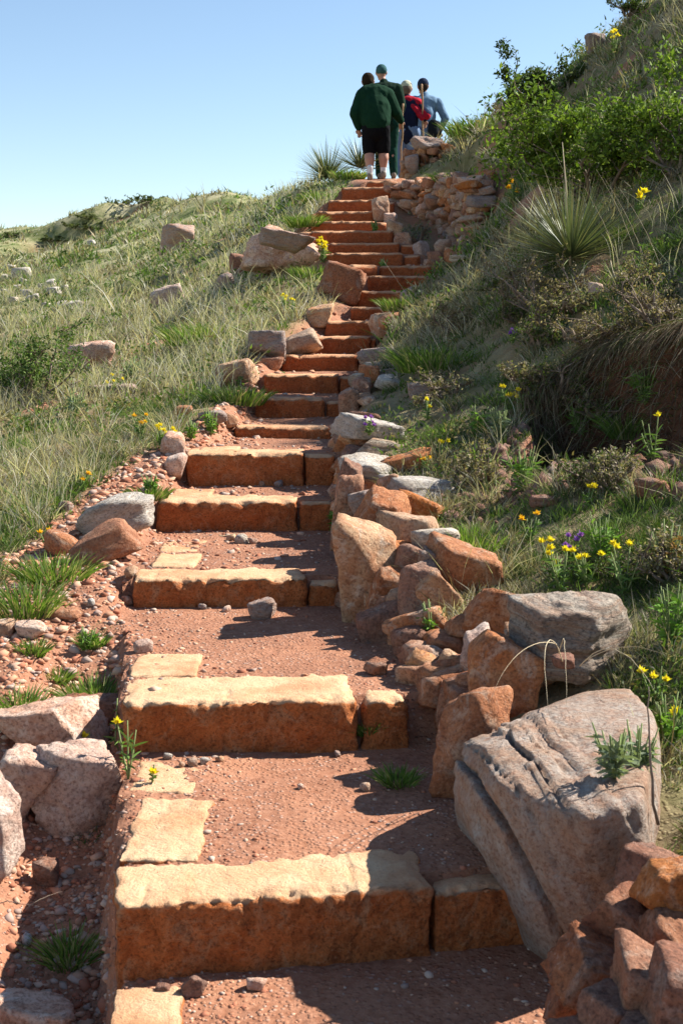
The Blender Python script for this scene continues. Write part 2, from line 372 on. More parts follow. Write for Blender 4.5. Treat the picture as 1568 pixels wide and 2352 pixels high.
def leaf_mat(name, rough=.55, trans=.35, tint=(1, 1, 1), spec=.3):
    m, nt, b = mat_base(name, rough, spec); T = NT(nt)
    col = T.mix(1.0, T.attr('Col', 'Color'), tint, 'MULTIPLY')
    T.l(col, b.inputs['Base Color'])
    tr = T.n('ShaderNodeBsdfTranslucent'); T.l(T.mix(1.0, col, (1.25, 1.3, .6), 'MULTIPLY'), tr.inputs[0])
    mx = T.n('ShaderNodeMixShader'); mx.inputs[0].default_value = trans
    out = [n for n in nt.nodes if n.type == 'OUTPUT_MATERIAL'][0]
    T.l(b.outputs[0], mx.inputs[1]); T.l(tr.outputs[0], mx.inputs[2]); T.l(mx.outputs[0], out.inputs[0])
    return m
def flat_mat(name, c, c2=None, sc=20, rough=.85, bump=.0, spec=.2):
    m, nt, b = mat_base(name, rough, spec); T = NT(nt)
    v = T.n('ShaderNodeTexCoord').outputs['Object']; f = T.noise(v, sc, 5)
    T.l(T.mix(T.ramp(f, [(.3, 0), (.7, 1)]), c, c2 or tuple(k * .75 for k in c)), b.inputs['Base Color'])
    if bump: T.l(T.bump(f, .6, bump), b.inputs['Normal'])
    return m
M = {}
M['soil'] = soil_mat()
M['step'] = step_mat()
M['orange'] = rock_mat('orange_sandstone', (.46, .20, .090), (.38, .145, .060), (.52, .38, .27), (.27, .085, .035))
M['tan'] = rock_mat('tan_sandstone', (.55, .36, .22), (.46, .24, .13), (.60, .50, .40), (.36, .15, .07))
M['pink'] = rock_mat('pink_sandstone', (.66, .47, .36), (.56, .34, .24), (.72, .61, .51), (.36, .16, .10))
M['pale'] = rock_mat('pale_limestone', (.62, .56, .48), (.52, .44, .35), (.70, .66, .60), (.36, .27, .20), strata=.5)
M['grey'] = rock_mat('grey_lichened_stone', (.38, .31, .27), (.44, .29, .22), (.25, .235, .235), (.40, .20, .12), strata=.35)
M['layered'] = rock_mat('layered_cream_stone', (.52, .42, .31), (.45, .27, .16), (.55, .50, .42), (.22, .17, .14), strata=1.0)
M['rust'] = rock_mat('dark_rusty_stone', (.30, .12, .065), (.34, .16, .09), (.33, .24, .19), (.15, .06, .035))
M['mixwall'] = rock_mat('mixed_wall_stone', (.50, .27, .15), (.42, .18, .09), (.50, .42, .34), (.22, .10, .06))
M['grass'] = leaf_mat('grass_blade', .7, .30, spec=.12)
M['leaf'] = leaf_mat('shrub_leaf', .65, .30, spec=.12)
M['yucca'] = leaf_mat('yucca_leaf', .45, .12, spec=.4)
M['petal'] = leaf_mat('petal', .6, .35)
M['bark'] = flat_mat('grey_brown_bark', (.15, .11, .08), (.24, .19, .15), 30, .9, .004)
M['dry'] = flat_mat('dry_stalk', (.42, .33, .20), (.55, .47, .33), 12)
M['gravel'] = None
M['hero'] = rock_mat('split_grey_stone', (.40, .32, .26), (.38, .25, .17), (.44, .40, .35), (.36, .17, .09), 1.0, 0)

# ------------------------------------------------------------------ ground meshes
def build_ground():
    ny, nx = GX.shape
    V = np.stack([GX.ravel(), GY.ravel(), GZ.ravel()], 1)
    x, y, z = V.T
    m, pz, L, R = path(x, y)
    gx = np.gradient(GZ, xs, axis=1); gy = np.gradient(GZ, ys, axis=0); sl = np.hypot(gx, gy).ravel()
    dirt = np.maximum(m, sst(1.35, 1.9, sl) * (y > 2) * (y < 11))
    # trodden, stony ground left of the lower steps
    d = L - x
    lim = np.interp(y, [2, 4.5, 5.5, 7.0, 8.2, 9, 30], [2.2, 1.25, .95, .62, .34, .22, .12]) * (1 + .5 * n2(x, y, 1.6, 44, 3))
    g = 1 - sst(-.12, .18, d - lim); dirt = np.maximum(dirt, g * (x < R))
    s, a = seg_dist(x, y, SC1); s_s, a_s = s, a; dirt = np.maximum(dirt, sst(.1, .3, a) * (1 - sst(.95, 1., a)) * (1 - sst(-.02, .1, s)) * sst(-.95, -.5, s + .25 * n2(x, y, 3, 14, 3)) * (np.abs(s) < 3) * .93)
    s, a = seg_dist(x, y, SC2); dirt = np.maximum(dirt, sst(.05, .2, a) * (1 - sst(.9, 1., a)) * (1 - sst(-.1, .3, s)) * sst(-1.6, -.6, s) * (y > 40))
    scar_shade = sst(.05, .2, a_s) * (1 - sst(.95, 1., a_s)) * sst(-1.5, -.9, s_s) * (1 - sst(.05, .2, s_s)) * (np.abs(s_s) < 3)
    dirt = np.maximum(dirt, .9 * sst(.32, .5, n2(x, y, 1.1, 71, 4)) * (y < 30))
    w = (y > 14) & (y < 20) & (x > .4) & (x < 2.4)
    d2 = np.full_like(x, -9.); d2[w] = in_poly(x[w], y[w], W1 + [(2.0, 18.5), (.8, 18.5)]); dirt = np.maximum(dirt, sst(-.5, -.2, d2) * w * .8)
    farm = sst(14, 26, y)
    idx = np.arange(ny * nx).reshape(ny, nx)
    q = np.stack([idx[:-1, :-1], idx[:-1, 1:], idx[1:, 1:], idx[1:, :-1]], -1).reshape(-1, 4)
    mc = m[q].mean(1) > .5
    for name, sel in (('hillside', ~mc), ('path', mc)):
        f = q[sel]; u, inv = np.unique(f, return_inverse=True)
        me = mesh_np(name, V[u], inv.reshape(-1, 4), attrs={'dirt': dirt[u], 'farmask': farm[u], 'scar_shade': scar_shade[u]})
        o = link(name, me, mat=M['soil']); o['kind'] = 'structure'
    return dirt.reshape(ny, nx)
DIRT = build_ground()
def dirt_at(x, y):
    i = np.clip(np.searchsorted(xs, x) - 1, 0, len(xs) - 2); j = np.clip(np.searchsorted(ys, y) - 1, 0, len(ys) - 2); return DIRT[j, i]

# ------------------------------------------------------------------ stone shapes
_ico = {}
def ico(sub):
    if sub not in _ico:
        bm = bmesh.new(); bmesh.ops.create_icosphere(bm, subdivisions=sub, radius=1)
        bm.verts.ensure_lookup_table()
        _ico[sub] = (np.array([v.co[:] for v in bm.verts]), np.array([[v.index for v in f.verts] for f in bm.faces])); bm.free()
    return _ico[sub]
def rock_np(seed, dims, sub=4, planes=7, sharp=40, rough=.035, strata=0.0, cracks=0.0):
    sharp = sharp * 1.9
    r_ = np.random.default_rng(seed); d, F = ico(sub)
    n = r_.normal(size=(planes, 3)); n /= np.linalg.norm(n, axis=1)[:, None]
    ax = np.array([[1, 0, 0], [-1, 0, 0], [0, 1, 0], [0, -1, 0], [0, 0, 1], [0, 0, -1.]]) + r_.normal(size=(6, 3)) * .22; ax /= np.linalg.norm(ax, axis=1)[:, None]
    n = np.concatenate([n, ax]); h = np.concatenate([r_.uniform(.80, 1.08, planes), r_.uniform(.62, .82, 6)])
    dot = np.maximum(d @ n.T, 1e-4) / h
    r = (dot ** sharp).sum(1) ** (-1 / sharp)
    v = d * np.minimum(r, 1.6)[:, None]
    lo, hi = v.min(0), v.max(0); v = (v - (lo + hi) / 2) / (hi - lo) * np.array(dims)
    s = float(np.mean(dims)); nn = v / (np.linalg.norm(v, axis=1)[:, None] + 1e-9)
    q = v / s * 2.2 + seed % 91
    v = v + nn * (fbm(q, seed % 97, 5, .55) * rough * 2 * s)[:, None]
    if sub >= 4:      # conchoidal scars and pitted skin
        rd = 1 - np.abs(fbm(q * 1.6 + 9, seed % 53, 3)) * 2
        v += nn * ((rd - .6) * .034 * s)[:, None] + nn * (fbm(q * 7, seed % 41, 3, .6) * .018 * s)[:, None]
        st_ = np.floor(q[:, 2] * 3 + fbm(q * 1.2, 7, 2) * 2); v += nn * (_h(st_, st_ * 0, st_ * 0, seed) * .014 * s)[:, None]
    if strata:
        lay = fbm(np.stack([q[:, 0] * .35, q[:, 1] * .35, q[:, 2] * 4.5], 1), seed % 89 + 3, 3)
        v[:, :2] *= (1 + strata * lay)[:, None]
        v += nn * (np.abs(lay) * strata * -.25 * s)[:, None]
    if cracks:
        k = np.abs(noise(np.stack([q[:, 0] * 1.1, q[:, 1] * 1.1, q[:, 2] * .6], 1), 5)); v -= nn * ((1 - sst(0, .07, k)) * cracks * s)[:, None]
    return v, F
def make_rock(name, seed, dims, loc, mat, rot=(0, 0, 0), sub=4, parent=None, **k):
    v, F = rock_np(seed, dims, sub, **k)
    me = mesh_np(name, v, F)
    o = link(name, me, parent, M[mat], loc); o.rotation_euler = rot
    return o
def block_np(L, W, Hh, res, seed, r=.014, chip=.03, rough=.010, top_rough=.004):
    """a dressed block, its chipped upper front edge towards -y; origin at the middle of its top front edge"""
    nx, ny, nz = max(4, int(L / res)), max(3, int(W / res)), max(3, int(Hh / res))
    b = np.array([L, W, Hh]) / 2; idx = {}; V = []; F = []
    def vid(i, j, k):
        t = (i, j, k)
        if t not in idx:
            idx[t] = len(V); V.append((i / nx * 2 - 1, j / ny * 2 - 1, k / nz * 2 - 1))
        return idx[t]
    for i in range(nx):
        for j in range(ny):
            F.append((vid(i, j, nz), vid(i + 1, j, nz), vid(i + 1, j + 1, nz), vid(i, j + 1, nz)))
            F.append((vid(i, j, 0), vid(i, j + 1, 0), vid(i + 1, j + 1, 0), vid(i + 1, j, 0)))
        for k in range(nz):
            F.append((vid(i, 0, k), vid(i + 1, 0, k), vid(i + 1, 0, k + 1), vid(i, 0, k + 1)))
            F.append((vid(i, ny, k), vid(i, ny, k + 1), vid(i + 1, ny, k + 1), vid(i + 1, ny, k)))
    for j in range(ny):
        for k in range(nz):
            F.append((vid(0, j, k), vid(0, j, k + 1), vid(0, j + 1, k + 1), vid(0, j + 1, k)))
            F.append((vid(nx, j, k), vid(nx, j + 1, k), vid(nx, j + 1, k + 1), vid(nx, j, k + 1)))
    u = np.array(V); p = u * b; off = seed * 7.31; r = r * .6
    # chips bite deeper along the upper front edge
    e = np.exp(-((u[:, 2] - 1) * b[2]) ** 2 / .0016) * np.exp(-((u[:, 1] + 1) * b[1]) ** 2 / .0016)
    rr = r + chip * np.clip(.25 + fbm(np.stack([p[:, 0] * 14 + off, p[:, 1] * 4, p[:, 2] * 4], 1), 3, 4) * 2.2, 0, 1) * np.clip(u[:, 2] * 2, 0, 1)
    rr = np.minimum(rr, b.min() * .9)
    c = np.clip(p, -(b[None] - rr[:, None]), b[None] - rr[:, None]); dd = p - c; ln = np.linalg.norm(dd, axis=1)[:, None]
    nrm = dd / np.maximum(ln, 1e-9); p = c + nrm * rr[:, None]
    q = p + off
    am = np.where(nrm[:, 2] > .75, top_rough, rough)
    p = p + nrm * (fbm(q * 9, 11, 4) * am * 1.6 + fbm(q * 38, 15, 3) * am * .7)[:, None]
    p -= nrm * (e * np.maximum(fbm(q * 24, 19, 3), 0) * chip * .9)[:, None]
    bed = fbm(np.stack([q[:, 0] * 2.5, q[:, 1] * 2.5, q[:, 2] * 26], 1), 27, 3); p += nrm * (bed * .0045 * (np.abs(nrm[:, 2]) < .5))[:, None]
    rc = random.Random(seed * 5 + 1)
    if L > .35:
        for _ in range(rc.choice([1, 2, 2])):
            x0_ = rc.uniform(-.4, .4) * L; dx = p[:, 0] - x0_ - .02 * noise(np.stack([p[:, 2] * 22, p[:, 1] * 9, p[:, 0] * 0 + seed], 1), 3) - p[:, 2] * rc.uniform(-.3, .3)
            part = sst(-1, -.2, u[:, 2] * rc.choice([-1, 1])) * (u[:, 1] < .2); p -= nrm * (np.exp(-(dx / .0045) ** 2) * .010 * part)[:, None]
    worn_sunlit = np.clip(np.maximum(sst(.35, .8, nrm[:, 2]), sst(.72, 1.0, u[:, 2]) * .55 + .1 * fbm(q * 8, 23, 3)), 0, 1)
    p[:, 0] += 0; p[:, 1] += b[1]; p[:, 2] -= b[2]
    p[:, 2] += -.012 * np.clip(p[:, 1] / W, 0, 1) * 0
    return p, np.array(F), worn_sunlit
def block(parent, name, x0, y0, x1, y1, z, W, Hh, res, seed, **k):
    """block whose upper front edge runs from (x0,y0) to (x1,y1) at height z; kept in the parent's space"""
    L = math.hypot(x1 - x0, y1 - y0); a = math.atan2(y1 - y0, x1 - x0)
    p, F, w = block_np(L, W, Hh, res, seed, **k)
    me = mesh_np(name, p, F, attrs={'worn_sunlit': w, 'red': np.full(len(p), min(1, max(0, (y0 - 6) / 6)))})
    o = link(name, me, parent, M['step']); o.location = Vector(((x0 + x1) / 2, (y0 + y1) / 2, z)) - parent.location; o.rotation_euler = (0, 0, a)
    return o

# ------------------------------------------------------------------ steps
ORD = ['lowest', 'second', 'third', 'fourth', 'fifth', 'sixth', 'seventh', 'eighth', 'ninth', 'tenth', 'eleventh', 'twelfth', 'thirteenth', 'fourteenth',
       'fifteenth', 'sixteenth', 'seventeenth', 'eighteenth', 'nineteenth', 'twentieth', 'twenty-first', 'twenty-second', 'topmost']
LOOK = ['long orange block with chipped pale top beside the cracked boulder',
        'thick orange block with a square side block at its right',
        'ragged pale edge and a grey stone lying below it',
        'long step with pale edge, beside the tilted brown and grey rocks',
        'tall plain red face split near its right end',
        'very low thin step just above the broad gravel landing',
        'hollow scooped in its face, grass over its left end',
        'long red step to the right of the pale rock with purple flowers',
        'step whose left end meets the small rust-coloured stones',
        'cream boulder at its left end, twig on its face',
        'step with a pale sloping slab over its right end',
        'short low step above the pale slab, gravel at its left',
        'short step beside the grey boulder on its right',
        'short dark red step with a weed on its top edge',
        'two-piece step with a blocky corner stone, up from the red rock',
        'step with rough chipped edge, level with the curved wall foot',
        'step with chipped edge below the broad rounded-corner step',
        'broad step with a rounded left corner, beside the wall nook',
        'wide step with a weed growing on its right half',
        'narrower step ending at the upright stone before the curved wall',
        'step just under the second step from the path top',
        'tall clean-faced slightly slanting step near the top',
        'low broken step right behind the walkers\' feet']
for k, (xl, xm, xr, yl, yr, z, dp) in enumerate(SX):
    root = empty('stone_step', (xl, yl, z))
    tag(root, ('%s step up: ' % ORD[k] if k != 22 else 'topmost step: ') + LOOK[k], 'stone step', 'sandstone steps of the trail')
    res = max(.0085, yl * .0026); zl = SX[k - 1][5] if k else -1.84
    Hh = z - zl + .05
    g = random.Random(k)
    extra = dict(chip=.052 if k < 5 else .04, rough=.014 if k < 5 else .016)
    if k == 14:
        block(root, 'corner_block', xl, yl - .10, xat(868, yr, z), yr - .04, z, dp + .1, Hh, res, k * 3 + 1, r=.04, **{**extra, 'chip': .07})
        block(root, 'riser_block', xat(871, yr, z), yr, xr, yr + .02, z - .01, dp, Hh, res, k * 3 + 2, **extra)
    else:
        m_ = xm
        ro = .05 if k in (15, 16, 17) else .014
        block(root, 'riser_block', xl, yl, m_, yr, z, dp, Hh, res, k * 3 + 1, r=.014, **extra)
        if k in (15, 16, 17):      # a turned stone closes the rounded left corner
            s_ = .22; block(root, 'corner_block', xl - .17, yl + .20, xl - .012, yl + .01, z - .006, .2, Hh, res, k * 3 + 5, r=.04, chip=.05, rough=.016)
        sl = (yr - yl) / (xm - xl)
        w2 = xr - xm
        if w2 > .03:
            gap = .012
            if w2 > .5:
                h_ = (w2 - gap) / 2
                block(root, 'side_block', xm + gap, yr + .01, xm + gap + h_, yr + .04, z - .015, dp * .95, Hh, res, k * 3 + 2, **extra)
                block(root, 'side_block', xm + 2 * gap + h_, yr + .04, xr + .06, yr + .06, z - .03, dp * .9, Hh, res, k * 3 + 3, **extra)
            else:
                block(root, 'side_block', xm + gap, yr + sl * gap + .015, xr, yr + sl * w2 + .02, z - .012 - .02 * g.random(), dp * .9, Hh, res, k * 3 + 2, **extra)
# pale edging slabs set along the left of the treads
def edging(step_i, quad_px, th=.12, seed=0, lift=.004):
    """slab on the tread behind step step_i; quad_px = (left px, right px, front row, back row)"""
    z = SX[step_i][5] if step_i >= 0 else -1.835
    a, b_, r0, r1 = quad_px
    f = ray(a, r0); y0 = z / f[2]; y1 = z / ray(a, r1)[2]
    x0, x1 = xat(a, y0, z), xat(b_, y0, z)
    root = [o for o in COL.objects if o.name.startswith('stone_step') and o.type == 'EMPTY'][max(step_i, 0)]
    W = y1 - y0
    return block(root, 'edging_slab', x0, y0, x1, y0, z + lift, W, th + .12, max(.009, y0 * .0026), 100 + seed, r=.012, chip=.02, rough=.012, top_rough=.006)
edging(0, (270, 455, 1975, 1838), seed=1); edging(0, (292, 448, 1822, 1752), seed=2)
edging(1, (290, 450, 1553, 1502), seed=3)
edging(2, (345, 447, 1302, 1272), seed=4); edging(2, (362, 460, 1268, 1245), seed=5)
edging(3, (385, 480, 1142, 1125), seed=6); edging(4, (455, 545, 1036, 1026), seed=7)
if True:
    z0 = -1.835; rt = empty('edging_stone', (xat(250, 3.1, z0), 3.0, z0)); tag(rt, 'flat orange slab set in the dirt below the lowest step', 'paving stone')
    block(rt, 'slab', -.585, 2.93, -.40, 2.945, z0 + .035, .42, .16, .009, 131, r=.015, chip=.02, rough=.01)

# ------------------------------------------------------------------ lower retaining wall, stone by stone
wall = empty('retaining_wall', (.3, 5.0, -1.4)); tag(wall, 'rough dry-laid wall of orange and pale rocks along the right of the lower steps', 'stone wall')
def wstone(px, py, w, h, D, mat, seed, rot=(0, 0, 0), dep=None, sub=4, parent=wall, name='stone', **k):
    c = Vector(P(px, py, D)); s = (D * CP - c.z * SP) / 3000.0
    dims = (w * s * 1.2, (dep if dep else (w + h) * .5) * s * 1.1, h * s * 1.17)
    k.setdefault('rough', .03)
    o = make_rock(name, seed, dims, c - parent.location if parent else c, mat, rot, sub, parent, **k)
    return o
R_ = math.radians
WS = [  # px, py, w, h, D, material, seed, rot(deg), depth px, extra
    (848, 988, 135, 62, 8.45, 'pale', 1, (4, 5, 10), 150, dict(strata=.05)),
    (872, 1030, 105, 42, 8.25, 'layered', 2, (0, 8, 0), 90, dict(strata=.08)),
    (795, 1040, 55, 60, 8.5, 'orange', 3, (0, 0, 5), 70, {}),
    (835, 1085, 120, 62, 7.75, 'pale', 4, (6, 6, -8), 150, dict(strata=.05)),
    (785, 1100, 40, 90, 7.9, 'orange', 60, (0, 4, 5), 70, {}),
    (930, 1066, 105, 46, 7.7, 'orange', 5, (0, -14, -10), 60, dict(rough=.05)),
    (955, 1120, 150, 46, 7.05, 'pale', 6, (4, 4, 5), 150, dict(sharp=40)),
    (892, 1112, 48, 44, 7.05, 'tan', 7, (0, 0, 20), 50, dict(sharp=40)),
    (888, 1145, 34, 30, 6.9, 'tan', 61, (0, 0, 20), 50, {}),
    (965, 1168, 105, 55, 6.75, 'orange', 8, (0, 18, 10), 80, {}),
    (888, 1182, 112, 102, 6.5, 'orange', 9, (0, 20, 0), 110, dict(rough=.04)),
    (840, 1170, 55, 80, 6.75, 'grey', 62, (0, -20, 0), 70, {}),
    (945, 1224, 140, 72, 6.3, 'tan', 10, (0, 6, 5), 110, dict(sharp=34)),
    (1000, 1240, 92, 52, 6.05, 'pale', 11, (0, -6, 10), 80, dict(sharp=45)),
    (1068, 1302, 165, 96, 5.75, 'orange', 12, (8, 28, 10), 120, dict(sharp=40, rough=.025)),
    (836, 1318, 118, 235, 6.0, 'tan', 13, (0, 0, 0), 150, dict(rough=.035, sharp=11, planes=2)),
    (905, 1272, 66, 56, 6.05, 'orange', 14, (0, 10, 0), 70, {}),
    (948, 1290, 78, 66, 5.95, 'orange', 15, (0, 20, 0), 80, {}),
    (893, 1365, 80, 120, 5.85, 'orange', 16, (0, 8, 0), 80, dict(sharp=40)),
    (952, 1405, 84, 205, 5.6, 'mixwall', 17, (0, 10, 0), 80, dict(rough=.03, strata=.04)),
    (1012, 1368, 92, 66, 5.55, 'tan', 18, (0, 42, 0), 70, {}),
    (1000, 1300, 90, 60, 5.75, 'mixwall', 63, (0, 20, 0), 70, {}),
    (872, 1450, 96, 130, 5.65, 'rust', 19, (0, 0, 0), 80, dict(sharp=12)),
    (985, 1485, 90, 60, 5.35, 'rust', 64, (0, 0, 0), 70, {}),
    (968, 1548, 106, 76, 5.0, 'mixwall', 20, (0, 6, 0), 90, dict(sharp=12)),
    (1042, 1522, 66, 44, 4.98, 'tan', 21, (0, 24, 0), 70, {}),
    (1055, 1440, 80, 40, 5.2, 'orange', 22, (0, -18, 0), 60, {}),
    (1145, 1400, 145, 95, 5.2, 'orange', 23, (0, 6, 0), 100, dict(sharp=34)),
    (1092, 1505, 66, 125, 4.9, 'pink', 24, (0, 4, 0), 100, dict(sharp=24)),
    (1075, 1600, 60, 120, 4.7, 'orange', 65, (0, 4, 0), 90, {}),
    (1150, 1570, 160, 180, 4.6, 'mixwall', 25, (0, 22, 0), 130, dict(sharp=14, rough=.025)),
    (1235, 1525, 150, 140, 4.75, 'tan', 26, (0, 12, 0), 120, dict(sharp=14)),
    (1032, 1625, 50, 110, 4.75, 'orange', 27, (0, 6, 0), 70, {}),
    (1078, 1700, 130, 245, 4.32, 'orange', 28, (0, 14, 0), 120, dict(sharp=14, rough=.03)),
    (797, 1175, 66, 150, 6.9, 'mixwall', 70, (0, 0, 0), 90, {}), (800, 1115, 56, 110, 7.4, 'rust', 71, (0, 4, 0), 80, {}), (812, 1240, 60, 90, 6.45, 'orange', 72, (0, 4, 0), 80, {}),
    # stones stacked at the lower right corner; darker rust tones paint in their shade
    (1540, 2035, 130, 150, 2.95, 'orange', 30, (10, 14, 10), 120, dict(sharp=50, planes=3)),
    (1475, 2030, 100, 150, 3.15, 'rust', 66, (10, 14, 40), 120, dict(sharp=50, planes=3)),
    (1440, 2130, 190, 150, 3.0, 'rust', 31, (10, 22, -10), 150, dict(sharp=50, planes=2, strata=.06)),
    (1545, 2180, 140, 130, 2.85, 'rust', 67, (10, 22, -10), 150, dict(sharp=50, planes=2, strata=.06)),
    (1365, 2235, 150, 130, 2.92, 'rust', 32, (12, 26, 10), 130, dict(sharp=50, planes=2, strata=.06)),
    (1490, 2265, 170, 140, 2.72, 'orange', 33, (6, 16, -14), 150, dict(sharp=50, planes=2, strata=.06)),
    (1560, 2300, 130, 190, 2.62, 'rust', 34, (0, 10, 10), 150, dict(sharp=50, planes=2, strata=.06)),
    (1300, 2300, 70, 130, 2.98, 'rust', 35, (0, 8, 0), 100, dict(sharp=50, planes=3)),
    (1400, 2330, 120, 90, 2.72, 'rust', 36, (6, 6, 20), 130, dict(sharp=50, planes=3)),
    (1345, 2380, 150, 90, 2.72, 'rust', 37, (0, 0, 0), 120, {}),
    (1480, 2390, 160, 100, 2.6, 'rust', 38, (0, 0, 0), 120, {}),
    # low rim going up from the sixth step
    (800, 925, 40, 56, 9.75, 'mixwall', 40, (0, 0, 0), 60, {}), (828, 905, 40, 70, 9.9, 'orange', 41, (0, 6, 0), 60, {}),
    (862, 868, 110, 34, 10.25, 'layered', 42, (0, -6, 0), 110, dict(strata=.1)), (900, 884, 70, 40, 9.9, 'pale', 43, (0, 10, 0), 80, {}),
    (868, 818, 84, 34, 10.9, 'grey', 44, (0, -4, 0), 110, dict(strata=.08)), (882, 842, 80, 26, 10.5, 'layered', 45, (0, 4, 0), 90, {}),
    (845, 880, 44, 70, 10.1, 'orange', 46, (0, 6, 0), 60, {}), (812, 965, 34, 40, 9.2, 'orange', 47, (0, 6, 0), 60, {}),
]
for (px, py, w, h, D, mat, sd, rt, dp, ex) in WS:
    wstone(px, py, w, h, D, mat, sd, tuple(R_(a) for a in rt), dp, sub=4 if w * h > 6000 else 3, **ex)
# small packing stones between the big ones
g = random.Random(5)
for k in range(95):
    y = g.uniform(3.0, 9.6) if k < 75 else g.uniform(9.6, 12.6)
    R = float(np.interp(y, _yR, _RR)); x = R + g.uniform(.03, .22)
    z0 = float(path(np.array([R - .1]), np.array([y]))[1][0]); z1 = h1(R + .32, y)
    z = z0 + g.random() * max(.05, z1 - z0) * .85
    s = g.uniform(.07, .15)
    make_rock('stone', 300 + k % 30, (s * 1.3, s * 1.2, s * .8), Vector((x, y, z)) - wall.location, g.choice(['orange', 'mixwall', 'rust', 'tan']), (g.uniform(-.4, .4), g.uniform(-.4, .4), g.uniform(0, 3)), 2, wall, sharp=25, rough=.03)

for k in range(80):
    y = g.uniform(4.2, 9.4); R = float(np.interp(y, _yR, _RR)); z0 = float(path(np.array([R - .1]), np.array([y]))[1][0]); z1 = h1(R + .34, y)
    lv = g.random(); z = z0 + lv * max(.08, z1 - z0 - .02); s = g.uniform(.11, .18)
    make_rock('stone', 340 + k % 40, (s * 1.5, s * 1.4, s * .85), Vector((R + .05 + .10 * lv + g.uniform(0, .06), y, z)) - wall.location, g.choice(['orange', 'mixwall', 'rust', 'tan', 'mixwall']), (g.uniform(-.25, .25), g.uniform(-.3, .3), g.uniform(-.5, .5)), 3, wall, sharp=30, rough=.035, planes=4)
# hero boulder: hull of its corners, split into beds
def hull_rock(pts, sub, sharp):
    pts = np.array(pts); c = pts.mean(0); bm = bmesh.new()
    for p in pts - c: bm.verts.new(p)
    bmesh.ops.convex_hull(bm, input=bm.verts); bm.normal_update()
    n = np.array([f.normal[:] for f in bm.faces]); h = np.array([f.normal.dot(f.verts[0].co) for f in bm.faces]); bm.free()
    s = np.sign(h); n, h = n * s[:, None], np.abs(h) + 1e-6; d, F = ico(sub); dot = np.maximum(d @ n.T, 1e-4) / h
    r = (dot ** sharp).sum(1) ** (-1 / sharp); return d * r[:, None], F, c
def hero():
    pts = [P(*q) for q in [(1058, 1712, 3.95), (1048, 1800, 3.85), (1078, 1900, 3.72), (1150, 2035, 3.56), (1235, 2170, 3.45), (1300, 2228, 3.42), (1350, 2150, 3.36), (1120, 1705, 3.75), (1128, 1800, 3.55),
                           (1215, 1930, 3.40), (1290, 2000, 3.33), (1345, 1880, 3.25), (1470, 1840, 3.30), (1500, 1990, 3.35), (1480, 2120, 3.42), (1510, 1640, 3.95), (1440, 1578, 4.30), (1330, 1588, 4.38), (1190, 1645, 4.25), (1110, 1685, 4.1)]]
    pts += [(.45, 4.35, -1.85), (.95, 4.3, -1.8), (1.0, 3.9, -1.4), (.55, 3.7, -1.9), (.38, 4.2, -1.7)]
    v, F, c = hull_rock(pts, 6, 55); nn = v / np.linalg.norm(v, axis=1)[:, None]; q = v * 4
    v = v + nn * (fbm(q, 5, 5, .55) * .022 + (1 - np.abs(fbm(q * 1.7, 6, 3)) * 2.5) * .008)[:, None]
    a = .89 * v[:, 0] + .455 * v[:, 2] + .10 * v[:, 1]; a = a + .022 * fbm(q * 1.3, 77, 4)
    upper = sst(-.42, -.1, v[:, 2])
    lay = _h(np.floor((a + .01 * noise(q * 2.5, 4)) * 26), np.zeros(len(a)), np.zeros(len(a)), 9) * (a < .16); v += nn * (lay * .010 * upper)[:, None]
    fine = fbm(np.stack([a * 60, v[:, 1] * 3, v[:, 0] * 2], 1), 8, 3); v += nn * (fine * .006 * upper * (a < .2))[:, None]
    off = np.array([(1150 - 1282) * .00124, 0, 0])
    for a0, dep, wd in ((-.150, .060, .0065), (-.085, .018, .004), (.010, .035, .005), (.075, .014, .0035)):
        aa = a + .02 * noise(np.stack([v[:, 2] * 5, v[:, 1] * 5, v[:, 0] * 0], 1), int(a0 * 1000) % 50)
        v -= nn * (np.exp(-((aa - a0) / wd) ** 2) * dep * upper)[:, None]
    me = mesh_np('boulder', v, F); o = link('boulder', me, None, M['hero'], c)
    return tag(o, 'huge grey and rust boulder split by long cracks, leaning over the lowest step', 'boulder')
hero()
def brock(px, py, w, h, mat, seed, label, rot=(0, 0, 0), dep=None, sub=4, sink=.12, D=None, name='rock', cat='rock', grp=None, **k):
    """rock whose base centre is seen at px,py"""
    if D is None:
        g_ = G(px, py)
    else: g_ = Vector(P(px, py, D))
    s = (g_.y * CP - g_.z * SP) / 3000.0
    dims = (w * s * 1.1, (dep or (w + h) / 2) * s, h * s * (1.06 + sink))
    k.setdefault('rough', .035)
    o = make_rock(name, seed, dims, (g_.x, g_.y + dims[1] * .30, g_.z + dims[2] * (.5 - sink)), mat, tuple(R_(a) for a in rot), sub, **k)
    tag(o, label, cat, grp); return o
b_ = brock(1315, 1545, 270, 165, 'layered', 501, 'broad cream boulder with folded layers, resting above the cracked boulder', (6, 8, -8), 210, 5, D=4.55, name='boulder', cat='boulder', strata=.07, rough=.045, sharp=16)
